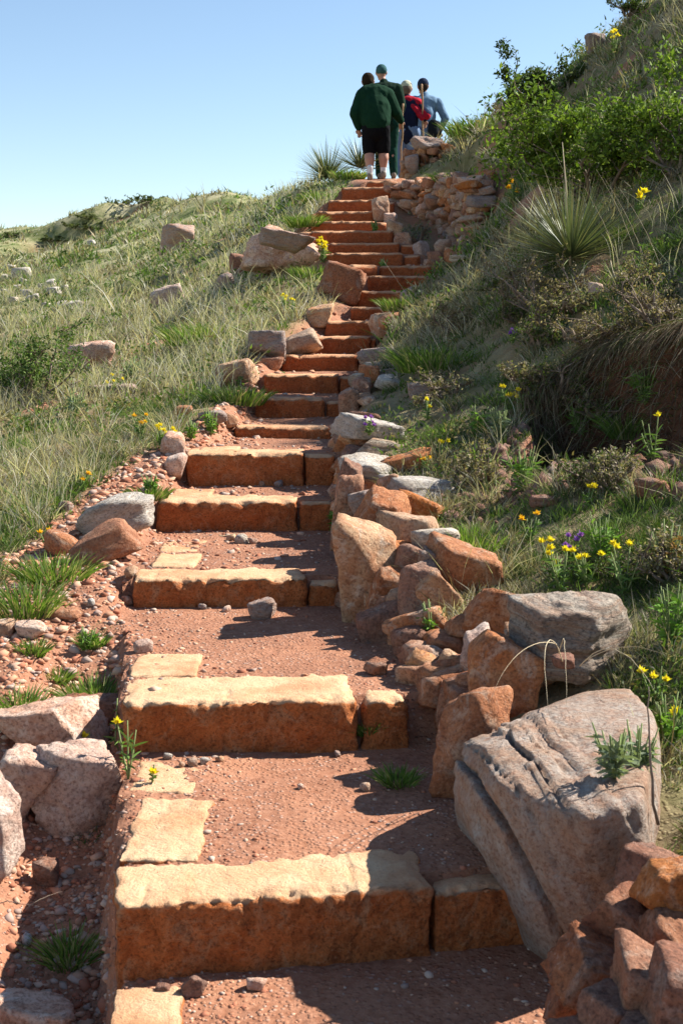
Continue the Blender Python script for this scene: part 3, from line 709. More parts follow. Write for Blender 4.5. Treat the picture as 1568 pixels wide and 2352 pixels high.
# left side
brock(172, 1925, 190, 190, 'pink', 511, 'pale pink boulder with flat top and cracked face, nearest the lowest step', (0, 0, 8), 170, 5, cracks=.03, strata=.03, sharp=18, rough=.03)
brock(105, 1760, 240, 128, 'pink', 512, 'angular pinkish boulder with a sharp top ridge behind the flat-topped one', (0, -8, 0), 150, 5, sharp=45)
brock(38, 1875, 150, 150, 'pink', 513, 'rounded pink boulder wedged between the ridged one and the picture edge', (0, 20, 0), 150, 5, sharp=14)
brock(-8, 2020, 90, 240, 'pink', 514, 'tall pale boulder cut off by the left picture edge', (0, 0, 0), 150, 4)
brock(208, 1685, 125, 75, 'rust', 515, 'rough reddish rock half buried under the grass tuft by the second step', (0, 0, 0), 90, 4, rough=.08)
brock(235, 1292, 150, 78, 'orange', 516, 'smooth brown-orange slab tilted up to the right, before the white-grey rock', (0, -22, 10), 90, 4, sharp=40, rough=.015)
brock(262, 1238, 185, 88, 'pale', 517, 'pointed white-grey rock lying beside the fourth step', (0, -26, 0), 110, 4, sharp=28, rough=.06, planes=9)
brock(140, 1275, 85, 44, 'orange', 518, 'small orange rock with its point to the left, touching the tilted slab', (0, 20, 0), 70, 3)
brock(60, 2400, 200, 90, 'pink', 519, 'smooth pale pink rock in the lower left corner', (0, 8, 0), 150, 4, sharp=12, rough=.015)
brock(105, 2040, 60, 60, 'rust', 520, 'small rusty rock in the shade under the pink boulders', (0, 8, 0), 50, 3)
brock(328, 1500, 42, 28, 'pink', 521, 'small squarish stone on the corner of the pale edging slab', (0, 0, 10), 34, 3, sharp=40)
brock(600, 1422, 64, 44, 'grey', 522, 'fist-sized grey stone against the foot of the third step', (0, 0, 0), 50, 4, rough=.05)
brock(863, 1552, 52, 34, 'rust', 523, 'small brown stone in shade behind the second step', (0, 0, 0), 44, 3)
brock(540, 885, 98, 62, 'tan', 524, 'pale orange boulder with purple flowers at its foot', (0, 6, 0), 80, 4, sharp=16)
brock(612, 828, 80, 66, 'grey', 525, 'dark grey and rust boulder at the left end of the ninth step', (0, 0, 0), 70, 4, strata=.05)
brock(625, 850, 50, 30, 'orange', 526, 'small rust-coloured stone under the grey boulder', (0, 0, 0), 40, 3)
brock(686, 818, 96, 52, 'tan', 527, 'cream and orange slab sloping down to the tenth step', (0, -14, 0), 80, 4, sharp=34)
brock(737, 757, 64, 52, 'tan', 528, 'squarish pale-topped rock left of the eleventh step', (0, -12, 0), 60, 4, sharp=40)
brock(780, 690, 98, 82, 'rust', 529, 'dark red pitted rock left of the twelfth and thirteenth steps', (0, 12, 0), 80, 4, rough=.05)
brock(652, 625, 165, 100, 'pink', 530, 'large lumpy pink boulder of cemented stones in the tall grass', (0, 6, 0), 130, 5, name='boulder', cat='boulder', rough=.10, cracks=.03, planes=12, sharp=14)
brock(655, 572, 120, 40, 'grey', 531, 'dark layered slab capping the lumpy pink boulder', (0, 8, 0), 90, 4, D=14.9, strata=.08)
brock(404, 588, 84, 70, 'grey', 532, 'lone dark and pink boulder standing on the open grass slope', (0, -6, 0), 70, 4, name='boulder', cat='boulder', planes=10, sharp=14, rough=.05)
brock(388, 712, 76, 56, 'pink', 533, 'jagged pink rock in the grass below the lone boulder', (0, -10, 0), 60, 4, rough=.07)
brock(212, 862, 95, 85, 'pink', 534, 'jagged pale rock like broken teeth beside the left shrub', (0, -34, 0), 60, 4, rough=.16, sharp=30, sink=0)
brock(515, 670, 48, 42, 'grey', 535, 'bluish grey stone in the grass left of the lumpy boulder', (0, 0, 0), 44, 3)
brock(545, 632, 36, 48, 'rust', 536, 'small brown upright rock between the bluish stone and lumpy boulder', (0, 0, 0), 40, 3)
brock(402, 1105, 52, 62, 'pink', 537, 'dull pink rock at the left end of the fifth step', (0, 0, 0), 50, 3)
brock(488, 975, 64, 30, 'grey', 538, 'flat grey stone in the weeds left of the sixth step', (0, -8, 0), 50, 3)
brock(525, 985, 40, 34, 'tan', 539, 'small pale stone touching the left end of the sixth step', (0, 10, 0), 40, 3)
brock(415, 955, 50, 22, 'orange', 540, 'low orange stone in the grass left of the seventh step', (0, 0, 0), 50, 3)
brock(400, 1045, 60, 50, 'pink', 541, 'pink rock among the yellow daisies left of the fifth step', (0, 20, 0), 50, 3)
brock(68, 1465, 70, 34, 'pink', 542, 'pink stone on the gravel at the left edge, level with the third step', (0, 0, 0), 60, 3)
brock(10, 1462, 50, 34, 'tan', 543, 'tan stone at the left picture edge beside the pink one', (0, 0, 0), 50, 3)
brock(150, 1425, 70, 24, 'orange', 544, 'flat orange stone on the gravel below the grass', (0, 0, 0), 50, 3)
brock(445, 2290, 52, 44, 'rust', 545, 'brick-red stone in the dirt just below the lowest step', (0, 20, 0), 44, 4)
brock(590, 2280, 44, 26, 'pink', 546, 'small pale pink stone right of the brick-red one', (0, 0, 0), 30, 3)
brock(375, 2290, 36, 24, 'rust', 547, 'dark little stone left of the brick-red one', (0, 0, 0), 30, 3)
brock(260, 905, 110, 22, 'grey', 548, 'low bluish ledge of rock in the left grass under yellow flowers', (0, 0, 0), 60, 3, strata=.05)
# right side
brock(962, 690, 84, 34, 'grey', 551, 'flat-topped grey boulder right of the twelfth step', (0, -8, 0), 90, 4, D=12.9)
brock(896, 766, 90, 48, 'tan', 552, 'bright cream sloping slab over the right end of the eleventh step', (0, -8, 0), 110, 4, D=12.15, sharp=34)
brock(965, 925, 56, 44, 'grey', 553, 'grey stone sunk in the grass right of the seventh step', (0, 0, 0), 50, 3)
brock(985, 347, 78, 32, 'grey', 554, 'large flat grey slab lying on the small upper wall beside the walkers', (0, 4, 0), 110, 4, D=20.1, name='boulder', cat='boulder')
brock(946, 396, 30, 44, 'grey', 555, 'dark rock under the grey slab, right of the walkers\' feet', (0, 0, 0), 60, 3, D=20.0)
brock(1372, 118, 52, 52, 'grey', 556, 'grey pointed outcrop on the right skyline', (0, -30, 0), 50, 4, D=16.8)
brock(1148, 248, 26, 22, 'pale', 557, 'small pale rock on the skyline below the dark shrub', (0, 0, 0), 24, 3, D=18.9)
brock(1052, 600, 40, 14, 'pale', 558, 'small white slab in the grass right of the sixteenth step', (0, 0, 0), 40, 3, D=12.5)
brock(1375, 880, 44, 22, 'rust', 559, 'red stone on the bank below the yucca', (0, 0, 0), 44, 3)
brock(1500, 1150, 80, 50, 'rust', 560, 'red rock in the shaded hollow of the bank', (0, 0, 0), 60, 3)
brock(1370, 675, 36, 26, 'pink', 561, 'small pink stone beneath the yucca', (0, 0, 0), 30, 3)
brock(1295, 1535, 50, 30, 'rust', 562, 'small brown stone between the layered boulder and the cracked boulder', (0, 0, 0), 44, 3, D=4.4)
brock(875, 500, 38, 46, 'tan', 563, 'upright tan stone with a domed top at the end of the twentieth step', (0, -10, 0), 40, 4, D=17.0, sharp=16)
brock(1250, 1165, 60, 24, 'rust', 564, 'flat red stone in the shaded weeds above the wall', (0, 0, 0), 44, 3)
WR = [(45, 630, 34, 20), (22, 618, 20, 14), (115, 658, 20, 22), (122, 670, 24, 14), (40, 662, 18, 12), (12, 640, 14, 12), (60, 675, 18, 12), (75, 685, 22, 12), (90, 660, 14, 10),
      (30, 690, 16, 10), (52, 648, 14, 10), (160, 700, 50, 14), (105, 700, 16, 8), (8, 672, 14, 10), (148, 664, 14, 12), (210, 560, 14, 10)]
WL = ['largest white rock of the far left scatter', 'white rock just above and left of the largest far one', 'white rock at the right end of the far scatter', 'long white rock under the right end of the far scatter',
      'white rock straight below the largest far one', 'small white rock at the left edge above the far scatter', 'white rock in the middle of the lower far row', 'white rock right of the middle of the lower far row',
      'small white rock between the two rows of the far scatter', 'white rock at the left of the lowest far row', 'tiny white rock touching the largest far one', 'long bluish-white ledge below the far scatter',
      'flat white rock left of the long bluish ledge', 'small white rock at the left edge, level with the lower far row', 'white rock beyond the right end of the far scatter', 'lone white rock high on the far slope']
for k, (px, py, w, h) in enumerate(WR):
    brock(px, py + h * .5, w * 1.3, h * 1.3, 'pale', 570 + k, WL[k], (0, g.uniform(-20, 20), 0), None, 3, grp='white rocks scattered on the far left slope')

# ------------------------------------------------------------------ upper dry-stone walls
def drywall(name, label, curve, bots, tops, seed, smin, smax, mats, into=1):
    root = empty(name, (curve[0][0], curve[0][1], bots[0])); tag(root, label, 'stone wall')
    pts = np.array(curve, float); sl = np.concatenate([[0], np.cumsum(np.hypot(*np.diff(pts, axis=0).T))]); r = random.Random(seed)
    n = 0
    hmax = max(t - b for t, b in zip(tops, bots)); zc = 0
    while zc < hmax + .02:
        ch = r.uniform(smin, smax) * .72; s = r.uniform(-.1, 0)
        while s < sl[-1]:
            w = r.uniform(smin, smax) * r.choice([.8, 1, 1.3, 1.6])
            ss = s + w / 2; x = np.interp(ss, sl, pts[:, 0]); y = np.interp(ss, sl, pts[:, 1]); x2 = np.interp(ss + .05, sl, pts[:, 0]); y2 = np.interp(ss + .05, sl, pts[:, 1])
            b0 = np.interp(ss, sl, bots); t0 = np.interp(ss, sl, tops); z = b0 + zc + ch / 2
            if z < t0 + .02:
                a = math.atan2(y2 - y, x2 - x) if ss < sl[-1] - .06 else 0
                batter = zc * .10
                nx_, ny_ = -math.sin(a), math.cos(a)
                d = Vector((x + nx_ * (batter + r.uniform(-.03, .03)), y + ny_ * (batter + r.uniform(-.03, .03)), z + r.uniform(-.02, .02)))
                o = make_rock('stone', 700 + (seed * 50 + n) % 997, (w * 1.14, r.uniform(.24, .36), ch * r.uniform(1.0, 1.35)), d - root.location, r.choice(mats),
                              (r.uniform(-.25, .25), r.uniform(-.55, .55), a + r.uniform(-.35, .35)), 3, root, sharp=26, rough=.045, planes=5)
                n += 1
            s += w
        zc += ch
    return root
drywall('curved_stone_wall', 'curving dry-stone wall of many small orange and cream rocks right of the upper steps', W1, W1bot, W1top, 3, .11, .19, ['mixwall', 'tan', 'mixwall', 'orange', 'tan', 'pink', 'grey'])
drywall('low_stone_wall', 'low dry-stone wall with grey slab on top, beside the walkers', W2, [2.14, 2.16, 2.17, 2.2, 2.25], [2.50, 2.52, 2.54, 2.55, 2.5], 8, .12, .19, ['orange', 'mixwall', 'orange', 'tan'])
# nook stones at the foot of the curved wall
for k, (px, py, w, h, D) in enumerate([(905, 530, 40, 44, 16.3), (930, 555, 40, 40, 15.9), (970, 575, 36, 40, 15.4), (1000, 600, 34, 50, 15.0), (1015, 570, 36, 40, 15.3), (985, 615, 34, 40, 14.9), (895, 505, 34, 36, 16.9), (1040, 590, 40, 40, 14.9)]):
    c = Vector(P(px, py, D)); s = D / 3000
    o = make_rock('rock', 800 + k, (w * s, w * s, h * s), c, ['tan', 'mixwall', 'pink', 'orange'][k % 4], (0, .2, k), 3, rough=.04)
    tag(o, ['knobbly tan stone beside the nineteenth step end', 'brown rock right of the eighteenth step', 'pinkish stone in the wall nook', 'orange stone under the wall nook, right of the sixteenth step',
            'tan stone at the foot of the wall corner', 'speckled brown stone at the right end of the fifteenth step', 'pink stone leaning on the wall start near the twentieth step', 'orange stone below the wall corner'][k], 'rock')

# ------------------------------------------------------------------ gravel and pebbles
def scatter_pebbles():
    d, F = ico(1); VV = []; FF = []; CC = []; n = 0; r = np.random.default_rng(11)
    N = 26000
    y = np.exp(r.uniform(math.log(2.4), math.log(15), N)); x = np.where(r.random(N) < .5, r.uniform(-.40, .22, N) * y, r.uniform(-.27, -.06, N) * y)
    m, pz, L, R = path(x, y); dl = dirt_at(x, y); z = H(x, y)
    on = m > .6; left = (~on) & (dl > .5) & (x < L)
    nz = n2(x, y, 3.0, 51, 3)
    centre = np.exp(-((x - (L + R) / 2) / (.28 * (R - L))) ** 2)
    k = (left & (r.random(N) < .9)) | (on & (r.random(N) < np.clip(.62 - .5 * centre + nz * .5 + .45 * sst(6.3, 7.2, y), .06, 1))) | ((dl > .6) & (x > R) & (r.random(N) < .4))
    x, y, z, left = x[k], y[k], z[k], left[k]
    pal = np.array([(.36, .14, .08), (.46, .22, .13), (.50, .30, .20), (.50, .33, .23), (.44, .33, .26), (.30, .12, .07), (.36, .25, .20), (.50, .25, .15)])
    s = r.lognormal(-4.9, .45, len(x)) * np.where(left, 1.9, 1.0) * np.clip(y / 7, .6, 1.4)
    s = np.clip(s, .002, .028)
    for i in range(len(x)):
        v = d * (1 + r.uniform(-.45, .35, (len(d), 1))) * s[i] * np.array([r.uniform(.9, 1.5), r.uniform(.8, 1.3), r.uniform(.45, .8)])
        a = r.uniform(0, 6.3); c, sn = math.cos(a), math.sin(a); t = r.uniform(-.35, .35)
        v = v @ np.array([[c, -sn, 0], [sn, c, 0], [0, 0, 1]]) @ np.array([[1, 0, 0], [0, math.cos(t), -math.sin(t)], [0, math.sin(t), math.cos(t)]])
        VV.append(v + (x[i], y[i], z[i] + s[i] * .06)); FF.append(F + n); n += len(d)
        CC.append(np.tile(pal[r.integers(len(pal))] * r.uniform(.8, 1.15), (len(d), 1)))
    me = mesh_np('gravel', np.concatenate(VV), np.concatenate(FF), np.concatenate(CC))
    mm, nt, b = mat_base('gravel', .9, .15); T = NT(nt); T.l(T.attr('Col', 'Color'), b.inputs['Base Color'])
    o = link('gravel', me, None, mm, smooth=False); tag(o, 'loose red and pale gravel on the treads and beside the steps', None, None, 'stuff')
scatter_pebbles()
# pebbles big enough to be picked out
PB = [(440, 1752, 26), (470, 1750, 22), (418, 1758, 18), (775, 1735, 18), (690, 1808, 16), (840, 1810, 26), (385, 1740, 20), (505, 1745, 18), (640, 1112, 22), (670, 1104, 22), (590, 1105, 18), (555, 1240, 30),
      (530, 1236, 22), (580, 1243, 20), (690, 1104, 16), (300, 1316, 34), (210, 1388, 24), (290, 1380, 26), (465, 1395, 18), (520, 1400, 20), (130, 2170, 22), (60, 2165, 30), (600, 1112, 16), (150, 1165, 30), (240, 1840, 20)]
PN = ['tan pebble in the shade line under the middle of the second step', 'white pebble beside the tan one under the second step', 'small tan pebble at the left of the pair under the second step', 'grey pebble under the right end of the second step',
      'small pink pebble in the middle of the lowest tread', 'wide tan pebble in the shade at the right of the lowest tread', 'white pebble near the left foot of the second step', 'small tan pebble right of the pair under the second step',
      'grey pebble under the middle of the fifth step', 'pink pebble touching the grey one under the fifth step', 'tan pebble left of the middle under the fifth step', 'white pebble below the twig under the fourth step',
      'small tan pebble at the left end of the twig under the fourth step', 'grey pebble at the right end of the twig under the fourth step', 'small pink pebble under the right part of the fifth step', 'squarish tan pebble touching the left end of the third step',
      'white pebble on the gravel left of the third step', 'tan pebble at the left foot of the third step', 'small grey pebble under the left part of the third step', 'small pink pebble left of the grey stone under the third step',
      'tan pebble on the bare soil at the lower left', 'white pebble on the bare soil near the left edge, lower down', 'small tan pebble between grey and left pebbles under the fifth step', 'grey stone on the grass edge above the orange pointed rock',
      'pink pebble beside the flat-topped pink boulder']
for k, (px, py, s) in enumerate(PB):
    where = ('below the second step' if 1700 < py < 1830 else 'below the fifth step' if 1090 < py < 1120 else 'below the fourth step' if 1225 < py < 1260 else 'below the third step' if 1370 < py < 1410 else 'at the left of the steps')
    brock(px, py + s * .3, s, s * .7, ['tan', 'pale', 'tan', 'grey', 'pink'][k % 5], 850 + k, PN[k], (0, 0, 30 * k), None, 2, .15, name='pebble', cat='pebble', grp='loose pebbles along the trail')

# ------------------------------------------------------------------ blades, leaves
def blades_np(base, dirv, length, width, bend, col, tipcol, segs=2, face=None, r=None):
    """base (n,3), dirv (n,3) start direction, bend (n,3) added towards the tip"""
    n = len(base); r = r or rng
    side = np.cross(dirv, np.tile([0, 1., 0], (n, 1)) + r.normal(size=(n, 3)) * .5); side /= np.linalg.norm(side, axis=1)[:, None] + 1e-9
    rows = []; cols = []
    for k in range(segs + 1):
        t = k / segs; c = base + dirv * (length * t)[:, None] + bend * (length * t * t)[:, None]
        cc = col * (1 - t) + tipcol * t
        if k < segs:
            wd = width * (1 - .55 * t) * .5
            rows += [c - side * wd[:, None], c + side * wd[:, None]]; cols += [cc, cc]
        else: rows.append(c); cols.append(cc)
    V = np.stack(rows, 1); C = np.stack(cols, 1); m = V.shape[1]; o = (np.arange(n) * m)[:, None]
    Q = [o + np.array([[2 * k, 2 * k + 1, 2 * k + 3, 2 * k + 2]]) for k in range(segs - 1)]
    Tt = o + np.array([[2 * segs - 2, 2 * segs - 1, 2 * segs]])
    return V.reshape(-1, 3), (np.concatenate(Q) if Q else np.zeros((0, 4), int)), Tt, C.reshape(-1, 3)
class Acc:
    def __init__(s): s.V = []; s.Q = []; s.T = []; s.C = []; s.n = 0
    def add(s, V, Q, T, C):
        s.V.append(V); s.Q.append(Q + s.n); s.T.append(T + s.n); s.C.append(C); s.n += len(V)
    def mesh(s, name):
        return mesh_np(name, np.concatenate(s.V), [f for f in (np.concatenate(s.Q), np.concatenate(s.T)) if len(f)], np.concatenate(s.C))
GREEN = np.array([(.06, .12, .022), (.085, .165, .030), (.12, .20, .045), (.08, .13, .05), (.12, .155, .08)])
STRAW = np.array([(.43, .39, .29), (.52, .49, .39), (.30, .26, .19), (.40, .33, .22), (.38, .37, .28), (.21, .16, .11)])
def grass():
    r = np.random.default_rng(3)
    N = 56000
    y = np.exp(r.uniform(math.log(2.6), math.log(64), N)); x = r.uniform(-.42, .43, N) * (y * 1.0 + .3)
    m, pz, L, R = path(x, y); dirt = dirt_at(x, y); z = H(x, y)
    keep = (m < .12) & (r.random(N) > np.clip(dirt * 1.25 - .1, 0, .985))
    keep &= (x < L - .04) | (x > R + .26)
    keep &= ~((y < 4.3) & (x > .3) & (x < 1.0)) & ~((y < 5.2) & (x > .2) & (x < .95))
    dens = n2(x, y, 2.1, 61, 4); keep &= r.random(N) < np.clip(.62 + dens * 1.6, .05, 1)
    x, y, z, L = x[keep], y[keep], z[keep], L[keep]; n = len(x)
    # colour of each tuft: green in damp patches, straw elsewhere
    gr = n2(x, y, .6, 63, 3) * 1.5 + n2(x, y, 3.0, 66, 2) * 1.3 + r.normal(size=n) * .25
    gr += .35 * np.exp(-np.abs(x - L + .5) / .5) * (y < 14) + np.where((x > 0) & (y < 9.6), .22, 0) - np.where((x < 0) & (y > 9), .10, 0) - np.where((x > 1.6) & (y > 8), .12, 0) + .04
    pg = sst(-.25, .30, gr)
    big = n2(x, y, 2.8, 91, 2)
    hgt = (np.where(pg > .5, .065, .092) + .05 * np.clip(big, 0, 1)) * r.lognormal(0, .45, n) * np.clip(.55 + .5 * (y / 9), .6, 1.30)
    hgt *= np.where((x > 0) & (y < 13), .78, 1) * np.where((x < 0) & (y > 9) & (y < 25), .85, 1)
    hgt *= 1 - .45 * ((x < L) & (L - x < .5) & (y < 8))
    hgt = np.where(y > 22, hgt * .95 * r.lognormal(0, .3, n), hgt)
    shade = r.uniform(.6, 1.15, n) * (1 + .4 * n2(x, y, 4, 95, 2)) * np.where(x > 0, .92, 1.08)
    A_ = Acc()
    for ylo, yhi, nb, wd in ((0, 7, 40, .0040), (7, 11, 30, .0055), (11, 18, 20, .0085), (18, 30, 15, .014), (30, 80, 12, .032)):
        s = (y >= ylo) & (y < yhi); k = int(s.sum())
        if not k: continue
        bx, by, bz, bh, bp, bs = (np.repeat(a[s], nb) for a in (x, y, z, hgt, pg, shade)); q = len(bx)
        rad = np.clip(.022 + .0045 * by, .03, .15) * np.sqrt(r.random(q)); an = r.uniform(0, 2 * math.pi, q)
        ox, oy = np.cos(an) * rad, np.sin(an) * rad
        px, py = bx + ox, by + oy; pz = H(px, py) - .012
        out = np.stack([ox, oy, np.zeros(q)], 1) / (.022 + .0045 * by)[:, None] * .42 + r.normal(size=(q, 3)) * [.26, .26, 0]
        dv = out + [0, 0, 1]; dv /= np.linalg.norm(dv, axis=1)[:, None]
        bend = out * .5 + [-.06, -.03, 0] + r.normal(size=(q, 3)) * .16 - [0, 0, .2]
        isg = r.random(q) < np.clip(bp * .92 + .06, 0, 1)
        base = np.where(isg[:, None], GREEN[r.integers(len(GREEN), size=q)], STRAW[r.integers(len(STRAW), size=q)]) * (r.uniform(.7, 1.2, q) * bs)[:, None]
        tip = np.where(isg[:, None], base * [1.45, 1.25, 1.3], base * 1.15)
        ln = bh * r.uniform(.4, 1.3, q) * np.where(isg, .95, 1.1)
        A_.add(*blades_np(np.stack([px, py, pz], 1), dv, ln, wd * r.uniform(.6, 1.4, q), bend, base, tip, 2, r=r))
    me = A_.mesh('hillside_grass'); print('grass polys', len(me.polygons))
    tag(link('hillside_grass', me, None, M['grass']), 'green and straw-coloured grass covering the slopes on both sides of the steps', None, None, 'stuff')
    # low broad-leaved ground cover between the tufts
    N = 9000; y = np.exp(r.uniform(math.log(3.2), math.log(34), N)); x = r.uniform(-.34, .40, N) * y
    m, pz, L, R = path(x, y); d = n2(x, y, 1.4, 101, 3)
    keep = (m < .08) & (dirt_at(x, y) < .6) & (d > .02) & ((x < L - .05) | (x > R + .28)) & ~((y < 5.2) & (x > .2) & (x < 1.0)); x, y = x[keep], y[keep]; z = H(x, y)
    nb = 14; k = np.repeat(np.arange(len(x)), nb); q = len(k); sp = .035 + .005 * y[k]
    c = np.stack([x[k], y[k], z[k] + .02], 1) + r.normal(size=(q, 3)) * np.stack([sp, sp, sp * .45], 1)
    dv = r.normal(size=(q, 3)) + [0, 0, .7]; dv /= np.linalg.norm(dv, axis=1)[:, None]
    pal = np.array([(.09, .15, .03), (.13, .20, .04), (.06, .10, .025), (.15, .18, .10), (.19, .16, .08)])
    cc = pal[(np.abs(_h(k, k, k, 3)) * 4.99).astype(int)] * r.uniform(.7, 1.25, (q, 1)); A2 = Acc()
    A2.add(*blades_np(c, dv, (.010 + .0022 * y[k]) * r.uniform(.7, 1.6, q), (.006 + .0010 * y[k]) * r.uniform(.7, 1.3, q), r.normal(size=(q, 3)) * .2, cc, cc * 1.25, 2, r=r))
    tag(link('ground_cover', A2.mesh('ground_cover'), None, M['leaf']), 'low small-leaved weeds growing between the grass tufts', None, None, 'stuff')
    # tall dead stalks
    N = 4600; y = np.exp(r.uniform(math.log(4.5), math.log(30), N)); x = r.uniform(-.30, .30, N) * y; x = np.where((r.random(N) < .5) & (x > 0), -x * .9, x)
    m, pz, L, R = path(x, y); d = n2(x, y, .8, 81, 2)
    keep = (m < .05) & (dirt_at(x, y) < .5) & (d > .02) & ((x < 0) | ((r.random(N) < .22) & (y > 7))) & ((x > 0) | (y > 10) | (r.random(N) < .35)) & ((x < L - .25) | (x > R + .6)) & ~((y < 5.8) & (x < 0)) ; x, y = x[keep], y[keep]; n = len(x); A_ = Acc()
    nb = 4; bx, by = np.repeat(x, nb) + r.normal(size=n * nb) * .03, np.repeat(y, nb) + r.normal(size=n * nb) * .03; q = len(bx)
    dv = np.stack([r.normal(size=q) * .22 - .05, r.normal(size=q) * .22, np.ones(q)], 1); dv /= np.linalg.norm(dv, axis=1)[:, None]
    bend = np.stack([r.normal(size=q) * .3 + .12, r.normal(size=q) * .25, -r.uniform(.05, .35, q)], 1)
    c = STRAW[r.integers(2, size=q)] * r.uniform(.7, 1.15, (q, 1))
    A_.add(*blades_np(np.stack([bx, by, H(bx, by)], 1), dv, r.uniform(.18, .42, q), np.clip(.00062 * by, .0022, .012) * r.uniform(.6, 1.1, q), bend, c, c * 1.15, 4, r=r))
    tag(link('dry_grass_stalks', A_.mesh('dry_grass_stalks'), None, M['grass']), 'tall bleached dead grass stalks standing above the green grass', None, None, 'stuff')
grass()
def overhang():
    r = np.random.default_rng(8); pts = np.array([p[:2] for p in SC1]); N = 5200
    t = r.uniform(.1, 3.6, N); k = t.astype(int); f = (t - k)[:, None]; base = pts[k] * (1 - f) + pts[k + 1] * f
    d = pts[k + 1] - pts[k]; d /= np.linalg.norm(d, axis=1)[:, None]; nrm = np.stack([-d[:, 1], d[:, 0]], 1)
    off = r.uniform(-.16, .28, N); b = base + nrm * off[:, None] + nrm * (n2(base[:, 0], base[:, 1], 2.5, 5, 3) * -.12)[:, None]
    z = H(b[:, 0], b[:, 1]); dv = np.stack([-nrm[:, 0] * .5, -nrm[:, 1] * .5, np.full(N, .7)], 1) + r.normal(size=(N, 3)) * .3; dv /= np.linalg.norm(dv, axis=1)[:, None]
    bend = np.stack([-nrm[:, 0] * .7, -nrm[:, 1] * .7, np.full(N, -1.3)], 1) + r.normal(size=(N, 3)) * .25
    pal = np.array([(.22, .16, .10), (.15, .11, .07), (.30, .25, .16), (.10, .13, .04), (.12, .08, .05)]); c = pal[r.integers(5, size=N)] * r.uniform(.7, 1.2, (N, 1)); A3 = Acc()
    A3.add(*blades_np(np.stack([b[:, 0], b[:, 1], z], 1), dv, r.uniform(.08, .24, N), r.uniform(.004, .008, N), bend, c, c * 1.1, 4, r=r))
    tag(link('hanging_grass', A3.mesh('hanging_grass'), None, M['grass']), 'brown matted grass hanging over the edge of the cut bank', None, None, 'stuff')
    dd, F = ico(1); VV = []; FF = []; n = 0
    for q in range(1500):
        kk = r.integers(0, 4); f = r.random(); p_ = pts[kk] * (1 - f) + pts[kk + 1] * f; dn = pts[kk + 1] - pts[kk]; dn = np.array([-dn[1], dn[0]]) / np.linalg.norm(dn)
        p_ = p_ - dn * r.uniform(0, 1.5); s_ = r.lognormal(-4.1, .6); s_ = min(s_, .06)
        VV.append(dd * (1 + r.uniform(-.4, .35, (len(dd), 1))) * s_ + (p_[0], p_[1], h1(p_[0], p_[1]) + s_ * .1)); FF.append(F + n); n += len(dd)
    V_ = np.concatenate(VV); tag(link('soil_clods', mesh_np('soil_clods', V_, np.concatenate(FF)), None, M['rust'], smooth=False), 'crumbled dark red soil and stones in the cut bank', None, None, 'stuff')
overhang()

def tuft_mesh(name, seed, n, rad, hgt, wd, cols, tips=1.3, spread=.5, segs=3):
    r = np.random.default_rng(seed); an = r.uniform(0, 6.283, n); rr = rad * np.sqrt(r.random(n))
    ox, oy = np.cos(an) * rr, np.sin(an) * rr
    out = np.stack([ox, oy, np.zeros(n)], 1) / rad * spread + r.normal(size=(n, 3)) * [.15, .15, 0]
    dv = out + [0, 0, 1]; dv /= np.linalg.norm(dv, axis=1)[:, None]
    c = np.array(cols)[r.integers(len(cols), size=n)] * r.uniform(.75, 1.2, (n, 1)); A_ = Acc()
    A_.add(*blades_np(np.stack([ox, oy, np.full(n, -.02)], 1), dv, hgt * r.uniform(.6, 1.15, n), wd * r.uniform(.6, 1.3, n), out * .6 - [0, 0, .2], c, c * tips, segs, r=r))
    return A_.mesh(name)
TG = [(215, 1610, .10, .15, 'bright green grass tuft behind the pink boulders'), (45, 1630, .09, .12, 'soft green grass tuft at the left edge above the pink boulders'),
      (465, 790, .34, .28, 'round vivid green tussock on the left slope'), (540, 925, .22, .18, 'green tuft spilling over the left end of the seventh step'),
      (250, 1610, .06, .10, 'small tuft against the left end of the second step'), (345, 1140, .10, .10, 'dark green leafy tuft beside the fourth step'),
      (160, 2205, .06, .12, 'small shaded tuft beside the lowest step'), (915, 1800, .05, .09, 'shaded green tuft at the right of the lowest tread'),
      (845, 1690, .05, .08, 'tiny green sprig under the side block of the second step'), (1045, 420, .25, .2, 'green tuft above the curved wall'), (1090, 310, .40, .30, 'bright green clump on the skyline right of the walkers'),
      (1180, 375, .35, .25, 'pale green tussock above the low wall'), (920, 710, .16, .16, 'dark green tuft beside the grey boulder at the thirteenth step'), (1000, 850, .28, .26, 'long-bladed green tussock on the right bank'),
      (1090, 1270, .12, .2, 'thin green tuft leaning over the wall'), (800, 400, .25, .22, 'yellow-green tuft beside the walkers\' feet'), (735, 465, .24, .2, 'green clump left of the twenty-first step'),
      (700, 520, .22, .2, 'green clump left of the eighteenth step'), (720, 640, .2, .2, 'dark green clump left of the red pitted rock'), (1440, 1000, .1, .2, 'green sprig in the shaded hollow'),
      (60, 1400, .16, .18, 'lush grass tuft at the left edge beside the third step'), (120, 1330, .16, .17, 'grass tuft edging the gravel below the tilted slab'), (1500, 2000, .05, .1, 'green sprig between the corner wall stones'),
      (130, 1560, .05, .08, 'sparse tuft on the left gravel'), (75, 1500, .05, .09, 'sparse tuft near the left edge of the gravel'), (215, 1480, .05, .08, 'sparse weed on the gravel beside the second tread')]
for k, (px, py, rad, hh, lb) in enumerate(TG):
    p = G(px, py); me = tuft_mesh('grass_tuft', 900 + k, int(160 + 900 * rad), rad, hh, .004 + .0006 * p.y, [(.09, .16, .025), (.13, .21, .04), (.08, .13, .03), (.24, .24, .11)] if 'pale' not in lb else STRAW[:3], segs=3)
    o = link('grass_tuft', me, None, M['grass'], p); tag(o, lb, 'grass tuft')

